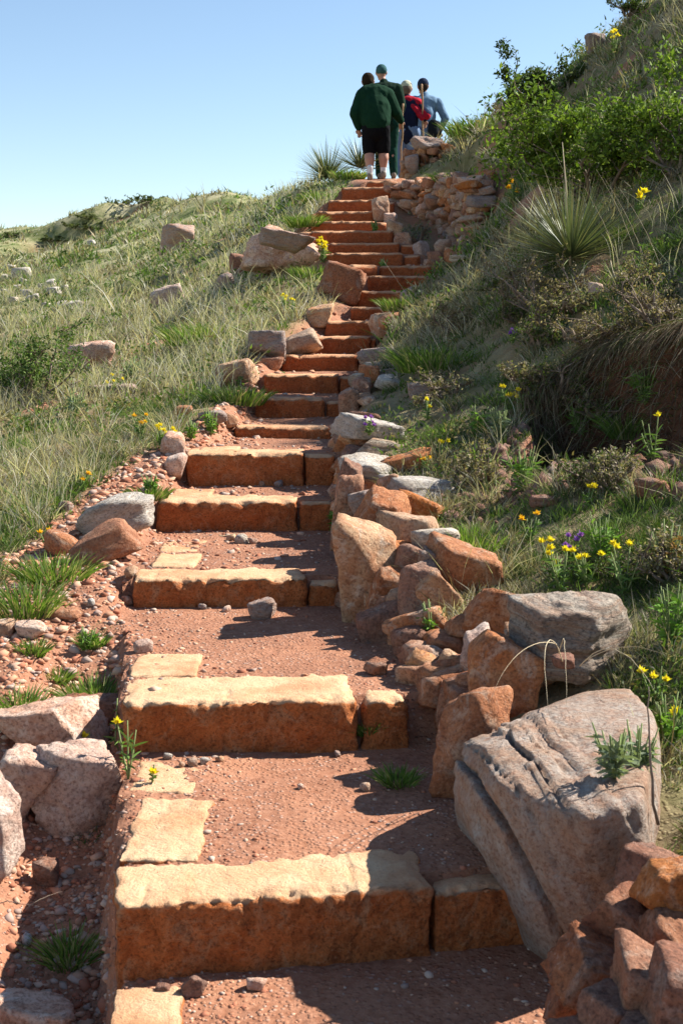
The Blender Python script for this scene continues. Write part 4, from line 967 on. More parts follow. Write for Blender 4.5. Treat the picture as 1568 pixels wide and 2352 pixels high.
# ------------------------------------------------------------------ yuccas: every leaf its own part
def tube_np(pts, rad, seg=6):
    pts = np.asarray(pts, float); n = len(pts); t = np.gradient(pts, axis=0); t /= np.linalg.norm(t, axis=1)[:, None] + 1e-9
    ref = np.array([0, 0, 1.]) if abs(t[:, 2]).mean() < .8 else np.array([1., 0, 0])
    a = np.cross(t, ref); a /= np.linalg.norm(a, axis=1)[:, None] + 1e-9; b = np.cross(t, a)
    an = np.linspace(0, 2 * math.pi, seg, endpoint=False); rad = np.asarray(rad, float)
    V = pts[:, None] + (a[:, None] * np.cos(an)[None, :, None] + b[:, None] * np.sin(an)[None, :, None]) * rad[:, None, None]
    V = V.reshape(-1, 3); F = []
    for i in range(n - 1):
        for j in range(seg):
            F.append((i * seg + j, i * seg + (j + 1) % seg, (i + 1) * seg + (j + 1) % seg, (i + 1) * seg + j))
    F = np.array(F); c0, c1 = len(V), len(V) + 1; V = np.concatenate([V, pts[:1], pts[-1:]])
    Tt = np.array([(c0, (j + 1) % seg, j) for j in range(seg)] + [(c1, (n - 1) * seg + j, (n - 1) * seg + (j + 1) % seg) for j in range(seg)])
    return V, F, Tt
def yleaf(name, L, w, cols, curve):
    t = np.linspace(0, 1, 5); wd = np.array([.8, 1, .85, .5, .06]) * w / 2; V = []; C = []
    for k in range(5):
        x = L * t[k]; z = curve * L * t[k] ** 2
        V += [(x, -wd[k], z + wd[k] * .5), (x, 0, z), (x, wd[k], z + wd[k] * .5)]; C += [np.array(cols[0]) * (1 - t[k]) + np.array(cols[1]) * t[k]] * 3
    F = [(3 * k + j, 3 * k + j + 1, 3 * k + j + 4, 3 * k + j + 3) for k in range(4) for j in range(2)]
    return mesh_np(name, V, np.array(F), np.array(C))
def yucca(px, py, size, nleaf, label, seed, dead=12, D=None, wide=.010):
    p = G(px, py) if D is None else Vector(P(px, py, D)); root = empty('yucca', p); tag(root, label, 'yucca'); r = random.Random(seed)
    protos = [yleaf('leaf', size * .5 * s, wide, c, cv) for s, c, cv in ((1, ((.10, .14, .06), (.16, .20, .09)), .0), (.92, ((.10, .14, .06), (.24, .27, .13)), -.06), (1.05, ((.16, .20, .09), (.30, .27, .15)), .03))]
    deadm = [yleaf('leaf', size * .42, wide * .9, ((.40, .33, .22), (.48, .40, .27)), -.25)]
    for me in protos + deadm: me.materials.append(M['yucca'])
    for k in range(nleaf + dead):
        dd = k >= nleaf
        el = math.radians(r.uniform(-25, 5)) if dd else math.asin(min(1, r.uniform(-.05, 1) ** .9 if r.random() > 0 else 0)) if False else math.radians(r.triangular(-8, 86, 22))
        if dd: el = math.radians(r.uniform(-20, 8))
        az = r.uniform(0, 2 * math.pi)
        o = bpy.data.objects.new('leaf', r.choice(deadm if dd else protos)); COL.objects.link(o); o.parent = root
        o.location = (math.cos(az) * .03, math.sin(az) * .03, .06 + .05 * math.sin(el)); o.rotation_euler = Euler((r.uniform(-.5, .5), -el, az), 'XYZ'); s = r.uniform(.8, 1.1); o.scale = (s, 1, 1)
    return root, p
yr_, yp = yucca(1310, 612, 1.12, 380, 'large spiky yucca with grey-green blades and dry stalks on the right bank', 1, 30, wide=.009)
yucca(752, 418, 1.3, 260, 'bristly dark yucca on the skyline left of the walkers', 2, 10, wide=.015)
yucca(826, 396, 1.15, 170, 'smaller yucca partly hidden behind the bare-legged walker', 3, 6, D=22.6, wide=.015)
# dry flower stalks of the yucca
for k, (dx, dy, dz, h) in enumerate([(.02, .0, .05, .0)]):
    pts = [yp + Vector((.0, .02, .0)), yp + Vector((-.03, .02, .35)), yp + Vector((-.08, .02, .75))]
V, F, Tt = tube_np([(0, .02, 0), (-.02, .02, .3), (-.05, .02, .6), (-.08, .02, .88)], [.010, .008, .006, .002], 6)
o = link('flower_stalk', mesh_np('flower_stalk', V, [F, Tt]), yr_, M['dry'])

# ------------------------------------------------------------------ shrubs
def leaf_cloud(centres, n, spread, size, cols, seed, up=.35):
    r = np.random.default_rng(seed); k = r.integers(len(centres), size=n); c = np.asarray(centres)[k] + r.normal(size=(n, 3)) * spread
    nrm = r.normal(size=(n, 3)) + [0, 0, up]; nrm /= np.linalg.norm(nrm, axis=1)[:, None]
    t = np.cross(nrm, r.normal(size=(n, 3))); t /= np.linalg.norm(t, axis=1)[:, None]; b = np.cross(nrm, t)
    s = size * r.uniform(.6, 1.3, n)[:, None]
    V = np.stack([c - t * s, c + b * s * .42 + nrm * s * .12, c + t * s, c - b * s * .42 + nrm * s * .12], 1).reshape(-1, 3)
    o = (np.arange(n) * 4)[:, None]; F = np.concatenate([o + np.array([[0, 1, 2]]), o + np.array([[0, 2, 3]])])
    tone = r.uniform(.7, 1.25, len(centres))[k][:, None]
    C = np.array(cols)[r.integers(len(cols), size=n)] * r.uniform(.75, 1.25, (n, 1)) * tone
    return V, F, np.repeat(C, 4, 0)
def shrub(px, py, w, h, label, seed, nleaf, size, cols, D=None, dep=None, lean=(0, 0), cat='shrub', bare=.25, name='shrub'):
    p = G(px, py) if D is None else Vector(P(px, py, D)); p.z -= .03
    root = empty(name, p); tag(root, label, cat); r = random.Random(seed); dep = dep or w * .7
    tips = []; VS = []; FS = []; TS = []; n = 0
    def limb(a, d, L, rad, lvl):
        nonlocal n
        pts = [a]; dd = np.array(d, float)
        for k in range(4):
            dd = dd + np.array([r.gauss(0, .22), r.gauss(0, .22), r.gauss(.04, .15)]); dd /= np.linalg.norm(dd)
            pts.append(pts[-1] + dd * L / 4)
        V, F, Tt = tube_np(pts, np.linspace(rad, rad * .45, 5), 5 if lvl < 2 else 3)
        VS.append(V); FS.append(F + n); TS.append(Tt + n); n += len(V)
        if lvl >= 1: tips.extend([pts[2], pts[3]])
        tips.append(pts[4])
        if lvl < 3:
            for k in range(r.choice([2, 3, 3])):
                q = r.randint(1, 4); d2 = dd + np.array([r.gauss(0, .6), r.gauss(0, .6), r.gauss(.1, .4)]); d2 /= np.linalg.norm(d2)
                limb(pts[q], d2, L * r.uniform(.5, .75), rad * .55, lvl + 1)
    for k in range(9):
        a = 2 * math.pi * k / 9 + r.uniform(-.3, .3); f = r.uniform(.2, 1)
        d = np.array([math.cos(a) * w * .45 * f + lean[0], math.sin(a) * dep * .45 * f + lean[1], h * r.uniform(.35, .75)]); L = np.linalg.norm(d) * .8
        limb(np.array([math.cos(a) * .04, math.sin(a) * .04, 0]), d / np.linalg.norm(d), L, .013, 0)
    tips = np.array(tips)
    # squeeze the branches into the size seen
    lo, hi = np.percentile(tips, 2, 0), np.percentile(tips, 98, 0); sc = np.array([w / (hi[0] - lo[0]), dep / (hi[1] - lo[1]), h / max(hi[2], .01)])
    off = np.array([-(lo[0] + hi[0]) / 2 * sc[0] + lean[0] * .5, -(lo[1] + hi[1]) / 2 * sc[1], 0]) 
    VV = np.concatenate(VS) * sc; f = np.clip(VV[:, 2:3] / h * 3, 0, 1); VV = VV + off * f
    tp = tips * sc; tp = tp + off * np.clip(tp[:, 2:3] / h * 3, 0, 1)
    link('stems', mesh_np('stems', VV, [np.concatenate(FS), np.concatenate(TS)]), root, M['bark'])
    V, F, C = leaf_cloud(tp, nleaf, min(w, h) * .045, size, cols, seed)
    link('foliage', mesh_np('foliage', V, F, C), root, M['leaf'], smooth=False)
    return root
LG = [(.11, .18, .024), (.155, .24, .035), (.06, .10, .018), (.21, .29, .05)]
DG = [(.035, .06, .016), (.05, .085, .02), (.08, .11, .03)]
shrub(1365, 455, 1.5, 1.02, 'broad bright green leafy shrub on the right slope above the yucca', 21, 12000, .026, LG, dep=1.1)
shrub(1545, 400, .62, .55, 'bright green shrub at the right picture edge beside the broad one', 22, 2600, .024, LG)
shrub(1245, 250, .95, .60, 'dark green shrub on the skyline above the broad bright one', 23, 7500, .027, DG, lean=(-.1, 0), dep=.8)
shrub(60, 925, 1.10, .72, 'small-leaved green shrub at the left picture edge on the slope', 24, 5200, .018, [(.09, .15, .035), (.13, .20, .05), (.06, .10, .03)], lean=(0, 0))
shrub(1440, 30, .5, .28, 'dark green bush on the upper right skyline', 25, 1200, .02, DG, D=16.2)
for k, (px, py, w, h, lb) in enumerate([(1250, 720, .75, .42, 'brown twiggy bush with pale seed heads below the yucca'), (1380, 790, .6, .3, 'dark brown bush on the lip of the bank'), (1520, 760, .6, .35, 'grey-brown bush at the right edge above the hollow'),
                                        (1170, 265, .5, .3, 'low dull bush under the dark skyline shrub'), (1060, 760, .5, .24, 'low brown-grey bush over the right of the tenth step')]):
    shrub(px, py, w, h, lb, 40 + k, 1900, .011, [(.24, .18, .11), (.17, .14, .07), (.13, .13, .05), (.32, .26, .18)], name='dry_bush', cat='bush')
gb = random.Random(12); base_b = []
for k in range(20):
    py = gb.uniform(640, 1330); px = gb.uniform(max(1010, 1010 + (py - 900) * .25), 1568)
    p = G(px, py)
    if k < 6:
        o = shrub(px, py, gb.uniform(.28, .5), gb.uniform(.14, .24), 'low brown-grey dry bush, one of many among the grass of the right bank', 400 + k, 1300, .012, [(.26, .21, .13), (.18, .16, .08), (.12, .14, .05), (.34, .30, .20)] if k % 2 else [(.08, .12, .03), (.12, .17, .04), (.06, .08, .03), (.2, .18, .1)], name='low_bush', cat='bush')
        o['group'] = 'low dry bushes on the right bank'; base_b.append(o)
    else:
        o = base_b[k % 6].copy(); COL.objects.link(o); o.location = p - Vector((0, 0, .03)); o.rotation_euler = (0, 0, gb.uniform(0, 6.28)); sc_ = gb.uniform(.7, 1.25); o.scale = (sc_, sc_, sc_)
        for ch in list(base_b[k % 6].children):
            c = ch.copy(); COL.objects.link(c); c.parent = o
shrub(955, 550, .32, .2, 'silvery green weed in the nook of the curved wall', 50, 500, .013, [(.16, .19, .13), (.12, .15, .09)], D=15.9, name='weed', cat='weed')
far_b = [(235, 506, 2.2, .22), (190, 524, 1.2, .2), (310, 470, 1.9, .28), (350, 462, 1.0, .22), (125, 554, .8, .18), (30, 545, .7, .18)]
for k, (px, py, w, h) in enumerate(far_b):
    shrub(px, py, w, h, ['long low thicket along the lip of the far cut bank', 'dark bush at the middle of the far cut bank', 'rounded bush above the top end of the far cut bank', 'small bush right of the rounded one on the far ridge',
                         'small bush at the low end of the far cut bank', 'lone bush on the far left skyline'][k], 60 + k, 700, .05, [(.09, .12, .04), (.12, .14, .05)], cat='shrub')

# ------------------------------------------------------------------ leafy plants and flowers
def plant(kind, px, py, label, seed, size=.16, nst=7, petal=(.80, .68, .04), nfl=3, headr=.012, D=None, leafc=None, cat='flowering plant', name='wildflower', leafw=.010):
    p = G(px, py) if D is None else Vector(P(px, py, D)); root = empty(name, p); tag(root, label, cat); r = np.random.default_rng(seed)
    leafc = leafc or [(.10, .18, .04), (.14, .22, .06), (.08, .14, .04)]
    VS = []; FS = []; TS = []; n = 0; heads = []; A_ = Acc()
    for k in range(nst):
        a = r.uniform(0, 6.283); tilt = r.uniform(.1, .6); L = size * r.uniform(.6, 1.1)
        d = np.array([math.cos(a) * tilt, math.sin(a) * tilt, 1]); d /= np.linalg.norm(d); t = np.linspace(0, 1, 5)[:, None]
        pts = d * L * t + np.array([0, 0, L * .15]) * t * t
        V, F, Tt = tube_np(pts, np.linspace(.0028, .0016, 5) * (1 + p.y / 12), 4); VS.append(V); FS.append(F + n); TS.append(Tt + n); n += len(V)
        heads.append(pts[-1])
        m = 9; tt = r.uniform(.1, .9, m)[:, None]; base = d * L * tt
        dv = r.normal(size=(m, 3)) * [1, 1, .3] + [0, 0, .45]; dv /= np.linalg.norm(dv, axis=1)[:, None]
        c = np.array(leafc)[r.integers(len(leafc), size=m)] * r.uniform(.8, 1.2, (m, 1))
        A_.add(*blades_np(base, dv, np.full(m, size * .28) * r.uniform(.6, 1.3, m), np.full(m, leafw), -np.abs(r.normal(size=(m, 3))) * [0, 0, .3], c, c * 1.2, 3, r=r))
    link('stems', mesh_np('stems', np.concatenate(VS), [np.concatenate(FS), np.concatenate(TS)]), root, M['stem'])
    link('leaves', A_.mesh('leaves'), root, M['leaf'])
    for h_ in heads[:nfl]:
        Q = Acc(); m = 16; an = np.arange(m) * 2.4; el = np.linspace(.1, 1.3, m)
        dv = np.stack([np.cos(an) * np.cos(el), np.sin(an) * np.cos(el), np.sin(el)], 1)
        c = np.tile(np.array(petal), (m, 1)) * r.uniform(.8, 1.1, (m, 1))
        Q.add(*blades_np(np.zeros((m, 3)), dv, np.full(m, headr * 1.3), np.full(m, headr * .85), r.normal(size=(m, 3)) * .2, c, c * 1.05, 2, r=r))
        f = link('flower_head', Q.mesh('flower_head'), root, M['petal'], h_)
M['stem'] = flat_mat('green_stem', (.16, .22, .08), (.22, .26, .10), 20)
FL = [(1290, 1370, .20, 8, 6, 'cluster of yellow flowers above the layered boulder, its largest and brightest'), (1345, 1350, .17, 6, 4, 'yellow flowers just right of the brightest cluster'), (1435, 1370, .18, 6, 3, 'pale yellow flowers on grey stems near the right edge above the layered boulder'),
      (1350, 1165, .10, 5, 3, 'single yellow flower plant in the shaded hollow'), (1165, 955, .16, 7, 5, 'yellow flowers at the brow of the right bank'), (1205, 960, .16, 7, 5, 'dense yellow flowers beside those at the brow of the bank'),
      (1255, 930, .13, 5, 2, 'yellow flower standing against the dark hollow'), (1010, 1060, .12, 5, 3, 'yellow flowers above the slabs of the wall'), (980, 1085, .10, 5, 2, 'pale yellow flowers beside the orange log-shaped stone'), (980, 965, .12, 4, 2, 'yellow flower in the grass above the pale slab'),
      (1215, 1250, .12, 5, 2, 'yellow flowers low in the shade above the orange wall stone'), (1505, 1620, .12, 5, 3, 'yellow flowers at the right edge above the cracked boulder'), (1560, 1700, .10, 5, 2, 'yellow flowers cut by the right edge beside the cracked boulder'), (1500, 1060, .22, 4, 1, 'tall thin yellow flower in the hollow near the right edge'),
      (325, 1010, .14, 7, 5, 'row of orange-yellow daisies in the left grass'), (372, 1030, .14, 7, 5, 'yellow daisies before the pink rock by the fifth step'), (400, 1030, .12, 5, 3, 'yellow daisies right beside the fifth step'), (190, 1130, .10, 5, 2, 'orange flower low in the left grass'),
      (270, 905, .14, 6, 4, 'yellow flowers behind the bluish rock ledge'), (655, 715, .16, 7, 5, 'yellow flowers above the gravel left of the eleventh step'), (675, 725, .14, 6, 4, 'small yellow flowers next to the eleventh step gravel'), (742, 605, .22, 12, 11, 'dense pale yellow flowering bush against the lumpy boulder'),
      (265, 1720, .16, 3, 2, 'thin weed with yellow buds beside the second step'), (295, 1790, .17, 3, 1, 'yellow bud on a thin stem at the corner of the pale slab'), (200, 1770, .14, 3, 1, 'yellow bud rising behind the flat-topped pink boulder'), (350, 1800, .06, 2, 1, 'tiny yellow flower over the edging slab'),
      (1465, 485, .12, 5, 3, 'yellow flowers right of the yucca'), (1540, 40, .3, 7, 6, 'yellow flowers at the top right skyline'), (1215, 345, .2, 6, 4, 'yellow flowers left of the broad green shrub'), (1180, 470, .18, 6, 4, 'orange-yellow flowers under the broad green shrub'),
      (1410, 130, .25, 6, 4, 'yellow flowers beside the skyline outcrop'), (255, 910, .12, 5, 2, 'sparse yellow flowers left of the bluish ledge'), (110, 1260, .08, 4, 2, 'small orange flowers at the point of the orange rock')]
for k, (px, py, sz, ns, nf, lb) in enumerate(FL):
    plant('y', px, py, lb, 1000 + k, sz, ns, (.80, .66, .04) if 'orange' not in lb else (.82, .48, .03), nf, .016 if py > 700 else .028, D=16.0 if (px, py) == (1540, 40) else None)
for k, (px, py, lb, D) in enumerate([(548, 885, 'small purple flowers in front of the pale orange boulder', None), (848, 1000, 'purple flowers drooping over the pale wall slab', 8.2), (1310, 1290, 'tiny blue-violet flowers behind the yellow cluster', None), (1175, 790, 'purple flower on the dark brow of the right bank', None)]):
    plant('p', px, py, lb, 1100 + k, .10, 6, (.32, .12, .62), 5, .014, D=D)
LP = [(1150, 1010, .16, 'silvery leafy weed on the right bank above the slabs'), (1250, 1060, .2, 'bright green bushy weed in the middle of the right bank'), (1330, 1020, .2, 'leafy green weed below the hollow'), (1200, 1130, .2, 'green weed hanging over the shaded stones'),
      (1400, 1000, .18, 'leafy weed at the mouth of the hollow'), (1480, 950, .24, 'bright weed growing on the dark bank face'), (1380, 1290, .18, 'fine green weed behind the yellow flowers'), (1460, 1800, .15, 'grey-green rosette on the cracked boulder'), (1410, 1790, .14, 'second grey-green rosette left of the first on the cracked boulder'),
      (990, 1470, .14, 'narrow-leaved green weed growing from the wall'), (485, 1000, .16, 'pale green bushy weed left of the sixth step'), (440, 1010, .12, 'leafy weed left of the pale bushy one'), (345, 1135, .12, 'dark green weed at the foot of the fourth step end'), (770, 1220, .14, 'thin weed at the right end of the fourth step'),
      (1530, 1330, .2, 'reddish dry weed at the right edge'), (1540, 1480, .2, 'dark green weed at the right edge under the dry one'), (200, 1500, .1, 'straggly weed on the gravel left of the second tread'), (1100, 1000, .16, 'pale green weed near the wall slabs'), (1530, 1730, .16, 'leafy weed at the right edge above the corner stones'),
      (860, 535, .12, 'weed sprouting on the nineteenth step', ), (880, 625, .12, 'weed on the ledge of the fourteenth step'), (170, 960, .2, 'grey-green weed under the left shrub'), (300, 880, .2, 'silvery weed beside the jagged rock')]
for k, (px, py, sz, lb) in enumerate(LP):
    D = {1460: 3.55, 1410: 3.45, 990: 5.35}.get(px)
    gc = [(.16, .20, .12), (.20, .25, .15)] if 'grey' in lb or 'silver' in lb else [(.26, .15, .07), (.2, .17, .07)] if 'reddish' in lb else [(.10, .20, .03), (.15, .27, .05)]
    plant('l', px, py, lb, 1200 + k, sz, 16, nfl=0, D=D, leafc=gc, cat='weed', name='weed', leafw=.012)
# bent pale grass stems over the boulder, dead twigs
def stem_obj(name, pts, r0, label, cat, mat='dry'):
    p0 = Vector(pts[0]); t = np.linspace(0, 1, 14); q = np.array(pts, float) - np.array(p0)
    B = (1 - t)[:, None] ** 2 * q[0] + 2 * ((1 - t) * t)[:, None] * q[1] + (t ** 2)[:, None] * q[2]
    r0 = r0 * .6; V, F, Tt = tube_np(B + fbm(np.stack([t * 6, t * 0, t * 0 + r0 * 999], 1), 4, 3)[:, None] * [.012, .01, .008], np.linspace(r0, r0 * .25, 14), 5); o = link(name, mesh_np(name, V, [F, Tt]), None, M[mat], p0); tag(o, label, cat)
stem_obj('bent_stalk', [P(1290, 1520, 4.3), P(1235, 1380, 4.0), P(1255, 1640, 3.75)], .0035, 'pale dead stalk arching over the cracked boulder, longer of the central two', 'dry stalk')
stem_obj('bent_stalk', [P(1282, 1500, 4.3), P(1300, 1400, 4.1), P(1298, 1620, 3.8)], .003, 'pale dead stalk hanging straight beside the longer arching one', 'dry stalk')
stem_obj('bent_stalk', [P(1330, 1530, 4.2), P(1420, 1430, 4.0), P(1500, 1590, 3.7)], .003, 'dead stalk arching right towards the picture edge', 'dry stalk')
stem_obj('bent_stalk', [P(1340, 1520, 4.3), P(1440, 1460, 4.1), P(1530, 1505, 3.9)], .0025, 'thin dead stalk curving over the layered boulder', 'dry stalk')
stem_obj('bent_stalk', [P(1275, 1480, 4.3), P(1180, 1460, 4.0), P(1130, 1600, 3.9)], .0025, 'thin dead stalk drooping left over the round wall stone', 'dry stalk')
stem_obj('dead_stem', [P(1505, 1900, 3.4), P(1490, 1720, 3.4), P(1490, 1575, 3.45)], .009, 'thick brown upright dead stem at the right of the cracked boulder', 'dry stem', 'bark')
stem_obj('twig', [P(60, 2090, 3.7), P(90, 2060, 3.7), P(140, 2050, 3.8)], .003, 'bare twig in the shade under the pink boulders', 'twig', 'bark')
stem_obj('twig', [P(0, 2075, 3.75), P(40, 2070, 3.75), P(90, 2085, 3.7)], .003, 'bare twig lying at the left edge below the boulders', 'twig', 'bark')
stem_obj('twig', [P(500, 1232, 6.95), P(540, 1222, 7.0), P(580, 1232, 7.0)], .005, 'pale twig lying below the fourth step', 'twig')
for k in range(7):
    x0 = [1235, 1260, 1190, 1340, 1365, 1380, 1410][k]; y0 = [470, 440, 520, 560, 520, 540, 560][k]
    b0 = G(x0 + 60 + k * 8, y0 + 60)
    t0 = P(x0 - 10 + k * 3, y0 - 130, b0.y)
    stem_obj('dry_stalk', [b0, (np.array(b0) + t0) / 2 + np.array([.03, 0, .05]), t0], .004, ['tall dry stalk rising before the green shrub, the leftmost', 'dry stalk second from the left before the shrub', 'short dry stalk left of the yucca', 'dry stalk behind the yucca top', 'feathery dry stalk behind the yucca',
             'dry stalk right of the yucca top', 'dry stalk farthest right behind the yucca'][k], 'dry stalk')
stem_obj('dry_stalk', [P(1060, 930, 8.9), P(1040, 820, 9.2), P(880, 600, 11.5)], .004, 'long pale stalk leaning left across the middle steps', 'dry stalk')
stem_obj('dry_stalk', [P(1400, 600, 9.0), P(1420, 690, 8.7), P(1560, 870, 7.2)], .004, 'long dry stem leaning down the bank right of the yucca', 'dry stem')
# ------------------------------------------------------------------ the four walkers
def limb_np(p0, p1, r0, r1, fy=1.0, seg=14):
    p0, p1 = np.array(p0, float), np.array(p1, float); d = p1 - p0; L = np.linalg.norm(d); u = d / (L + 1e-9)
    pts = []; rad = []
    for a in np.linspace(-math.pi / 2, 0, 5)[:-1]: pts.append(p0 + u * r0 * math.sin(a)); rad.append(max(r0 * math.cos(a), 1e-4))
    for t in np.linspace(0, 1, 4): pts.append(p0 + d * t); rad.append(r0 + (r1 - r0) * t)
    for a in np.linspace(0, math.pi / 2, 5)[1:]: pts.append(p1 + u * r1 * math.sin(a)); rad.append(max(r1 * math.cos(a), 1e-4))
    V, F, Tt = tube_np(pts, rad, seg); ax = np.repeat(np.array(pts), seg, 0); ax = np.concatenate([ax, pts[:1], pts[-1:]])
    V = ax + (V - ax) * np.array([1, fy, 1]); return V, F, Tt
def fused(name, limbs, voxel, parent, mat, folds=0.0, seed=0, smooth=4):
    """several tapering limbs fused into one continuous skin"""
    VS, FS, TS, n = [], [], [], 0
    for lm in limbs:
        V, F, Tt = limb_np(*lm); VS.append(V); FS.append(F + n); TS.append(Tt + n); n += len(V)
    me = mesh_np(name, np.concatenate(VS), [np.concatenate(FS), np.concatenate(TS)])
    bm = bmesh.new(); bm.from_mesh(me); bmesh.ops.recalc_face_normals(bm, faces=bm.faces); bm.to_mesh(me); bm.free()
    o = bpy.data.objects.new('tmp', me); COL.objects.link(o)
    md = o.modifiers.new('r', 'REMESH'); md.mode = 'VOXEL'; md.voxel_size = voxel
    ms = o.modifiers.new('s', 'SMOOTH'); ms.factor = .6; ms.iterations = smooth
    dg = bpy.context.evaluated_depsgraph_get(); dg.update(); m2 = bpy.data.meshes.new_from_object(o.evaluated_get(dg))
    bpy.data.objects.remove(o); bpy.data.meshes.remove(me); m2.name = name
    if folds:
        n = len(m2.vertices); v = np.zeros(n * 3); m2.vertices.foreach_get('co', v); v = v.reshape(-1, 3); nn = np.zeros(n * 3); m2.vertices.foreach_get('normal', nn); nn = nn.reshape(-1, 3)
        q = np.stack([v[:, 0] * 9, v[:, 1] * 9, v[:, 2] * 6 + v[:, 0] * 5], 1)
        v = v + nn * ((1 - np.abs(fbm(q, seed, 3)) * 2.4) * folds)[:, None]; m2.vertices.foreach_set('co', v.ravel()); m2.update()
    return link(name, m2, parent, mat)
def hand_limbs(w, dirv, side, s=1.0):
    """palm, four unequal curled fingers and a thumb from the side of the palm"""
    w = np.array(w, float); d = np.array(dirv, float); d /= np.linalg.norm(d); a = np.cross(d, [0, 1, 0]); a /= np.linalg.norm(a) + 1e-9; b = np.cross(a, d)
    palm = w + d * .085 * s; L = [(w, palm, .026 * s, .036 * s, .7)]
    for k, ln in enumerate((.070, .080, .074, .058)):
        o = palm + a * (.030 - .020 * k) * s * side; m = o + d * ln * .55 * s; e = m + (d * .30 - b * .5) * ln * s
        L += [(o, m, .0105 * s, .0095 * s), (m, e, .0095 * s, .008 * s)]
    t0 = w + d * .03 * s + a * .026 * s * side; t1 = t0 + (d * .35 + a * .5 * side) * .06 * s; t2 = t1 + (d * .8 - b * .5) * .035 * s
    return L + [(t0, t1, .014 * s, .011 * s), (t1, t2, .011 * s, .009 * s)]
def person(loc, label, H, yaw, head, chest, hips, sh, el, ha, kn, an, col, belly=.17, shw=.10, short=False, cap=None, hair=None, hem=.48, rise=1.0, sleeve=.95, shoe=(.3, .27, .2), sock=None, folds=.006, jacket_len=.50, hd=((0, .4, -1), (0, .4, -1)), seed=0, specs=False, legr=(.095, .06)):
    root = empty('person', loc, yaw); root.scale = (1.04,) * 3; tag(root, label, 'person', 'walkers at the top of the trail')
    A3 = lambda p: np.array(p, float)
    head, chest, hips = A3(head), A3(chest), A3(hips); neck = chest + (head - chest) * .45
    hb = head + A3((0, .015, 0))
    body = [(hips, chest, .12, .13, .75), (chest, neck, .07, .055), (neck, head - A3((0, 0, .05)), .055, .055), (head - A3((0, -.01, .03)), head + A3((0, -.005, .035)), .078, .092, 1.12),
            (hb + A3((0, .085, -.02)), hb + A3((0, .105, -.03)), .014, .016), (head + A3((-.088, 0, -.02)), head + A3((-.094, -.012, .015)), .012, .014), (head + A3((.088, 0, -.02)), head + A3((.094, -.012, .015)), .012, .014),
            (hb + A3((-.03, .07, -.075)), hb + A3((.03, .07, -.075)), .028, .028)]
    for s in (0, 1):
        S, E, W = A3(sh[s]), A3(el[s]), A3(ha[s]); body += [(chest, S, .08, .06), (S, E, .052, .042), (E, W, .042, .026)] + hand_limbs(W, hd[s], 1 if s else -1, H / 1.75)
        hp = hips + A3(((-.09, .09)[s], 0, -.04)); K, N = A3(kn[s]), A3(an[s])
        body += [(hips, hp, .12, .10), (hp, K, legr[0], legr[1]), (K, K + (N - K) * .35 + A3((0, -.018, 0)), legr[1], legr[1] * 1.08), (K + (N - K) * .35 + A3((0, -.018, 0)), N, legr[1] * 1.08, .036)]
        body += [(N, N + A3((0, -.04, -.03)), .036, .034), (N + A3((0, -.02, -.035)), N + A3((0, .13, -.045)), .036, .026)]
    fused('body', body, .0115, root, M['skin'], 0, 0, 2)
    # upper garment
    top = [(hips + A3((0, 0, .035)), (hips + chest) / 2, belly * 1.02, belly * 1.12, .84), ((hips + chest) / 2, chest + A3((0, 0, -.03)), belly * 1.12, belly * 1.0, .78), (chest + A3((-.09, 0, -.02)), chest + A3((.09, 0, -.02)), belly * .85, belly * .85, .85), (chest, neck, .12, .075)]
    if jacket_len > .5: top += [(hips + A3((0, 0, -.10)), hips + A3((0, 0, .05)), belly, belly * .98, .8)]
    for s in (0, 1):
        S, E, W = A3(sh[s]), A3(el[s]), A3(ha[s]); top += [(chest + A3((0, 0, .0)), S, shw * 1.15, shw, .9), (S, E, shw, shw * .78), (E, E + (W - E) * sleeve, shw * .78, shw * .50)]
    fused('jacket' if jacket_len > .5 else 'sweatshirt', top, .014, root, col[0], folds, seed, 3)
    # lower garment, one continuous piece
    low = [(hips + A3((0, 0, .0)), hips + A3((0, 0, -.06)), belly * .86, belly * .96, .78)]
    for s in (0, 1):
        hp = hips + A3(((-.095, .095)[s], 0, -.07)); K, N = A3(kn[s]), A3(an[s]); low += [(hips, hp, .14, .125)]
        if short: low += [(hp, hp + (K - hp) * .80, .125, .112), (hp + (K - hp) * .5, hp + (K - hp) * .92, .115, .108)]
        else: low += [(hp, K, .115, .085), (K, N + A3((0, 0, .0)), .085, .070)]
    fused('shorts' if short else 'trousers', low, .014, root, col[1], folds * .8, seed + 5, 3)
    for s in (0, 1):
        N = A3(an[s])
        fused('shoe', [(N + A3((0, -.035, -.02)), N + A3((0, -.03, -.045)), .046, .048), (N + A3((0, -.03, -.05)), N + A3((0, .14, -.055)), .045, .040), (N + A3((0, .02, -.02)), N + A3((0, .10, -.045)), .046, .036)], .009, root, M['shoe'], 0, 0, 2)
        if sock: fused('sock', [(N + A3((0, -.006, 0)), N + A3((0, -.008, .10)), .046, .052)], .010, root, sock, 0, 0, 1)
    if cap:
        fused('cap', [(head + A3((0, -.008, .045)), head + A3((0, -.004, .055)), .101, .098, 1.12), (head + A3((-.05, .10, .035)), head + A3((.05, .10, .035)), .016, .016, 3.2)], .009, root, cap, 0, 0, 2)
    if hair:
        fused('hair', [(head + A3((0, -.028, .005)), head + A3((0, -.006, .048)), .090, .099, 1.08), (head + A3((0, -.05, -.045)), head + A3((0, -.03, 0)), .055, .08)], .009, root, hair, .003, 0, 2)
    for s in (-1, 1):
        fused('eye', [(hb + A3((s * .032, .083, .005)), hb + A3((s * .032, .088, .005)), .012, .010)], .004, root, M['eye'], 0, 0, 1)
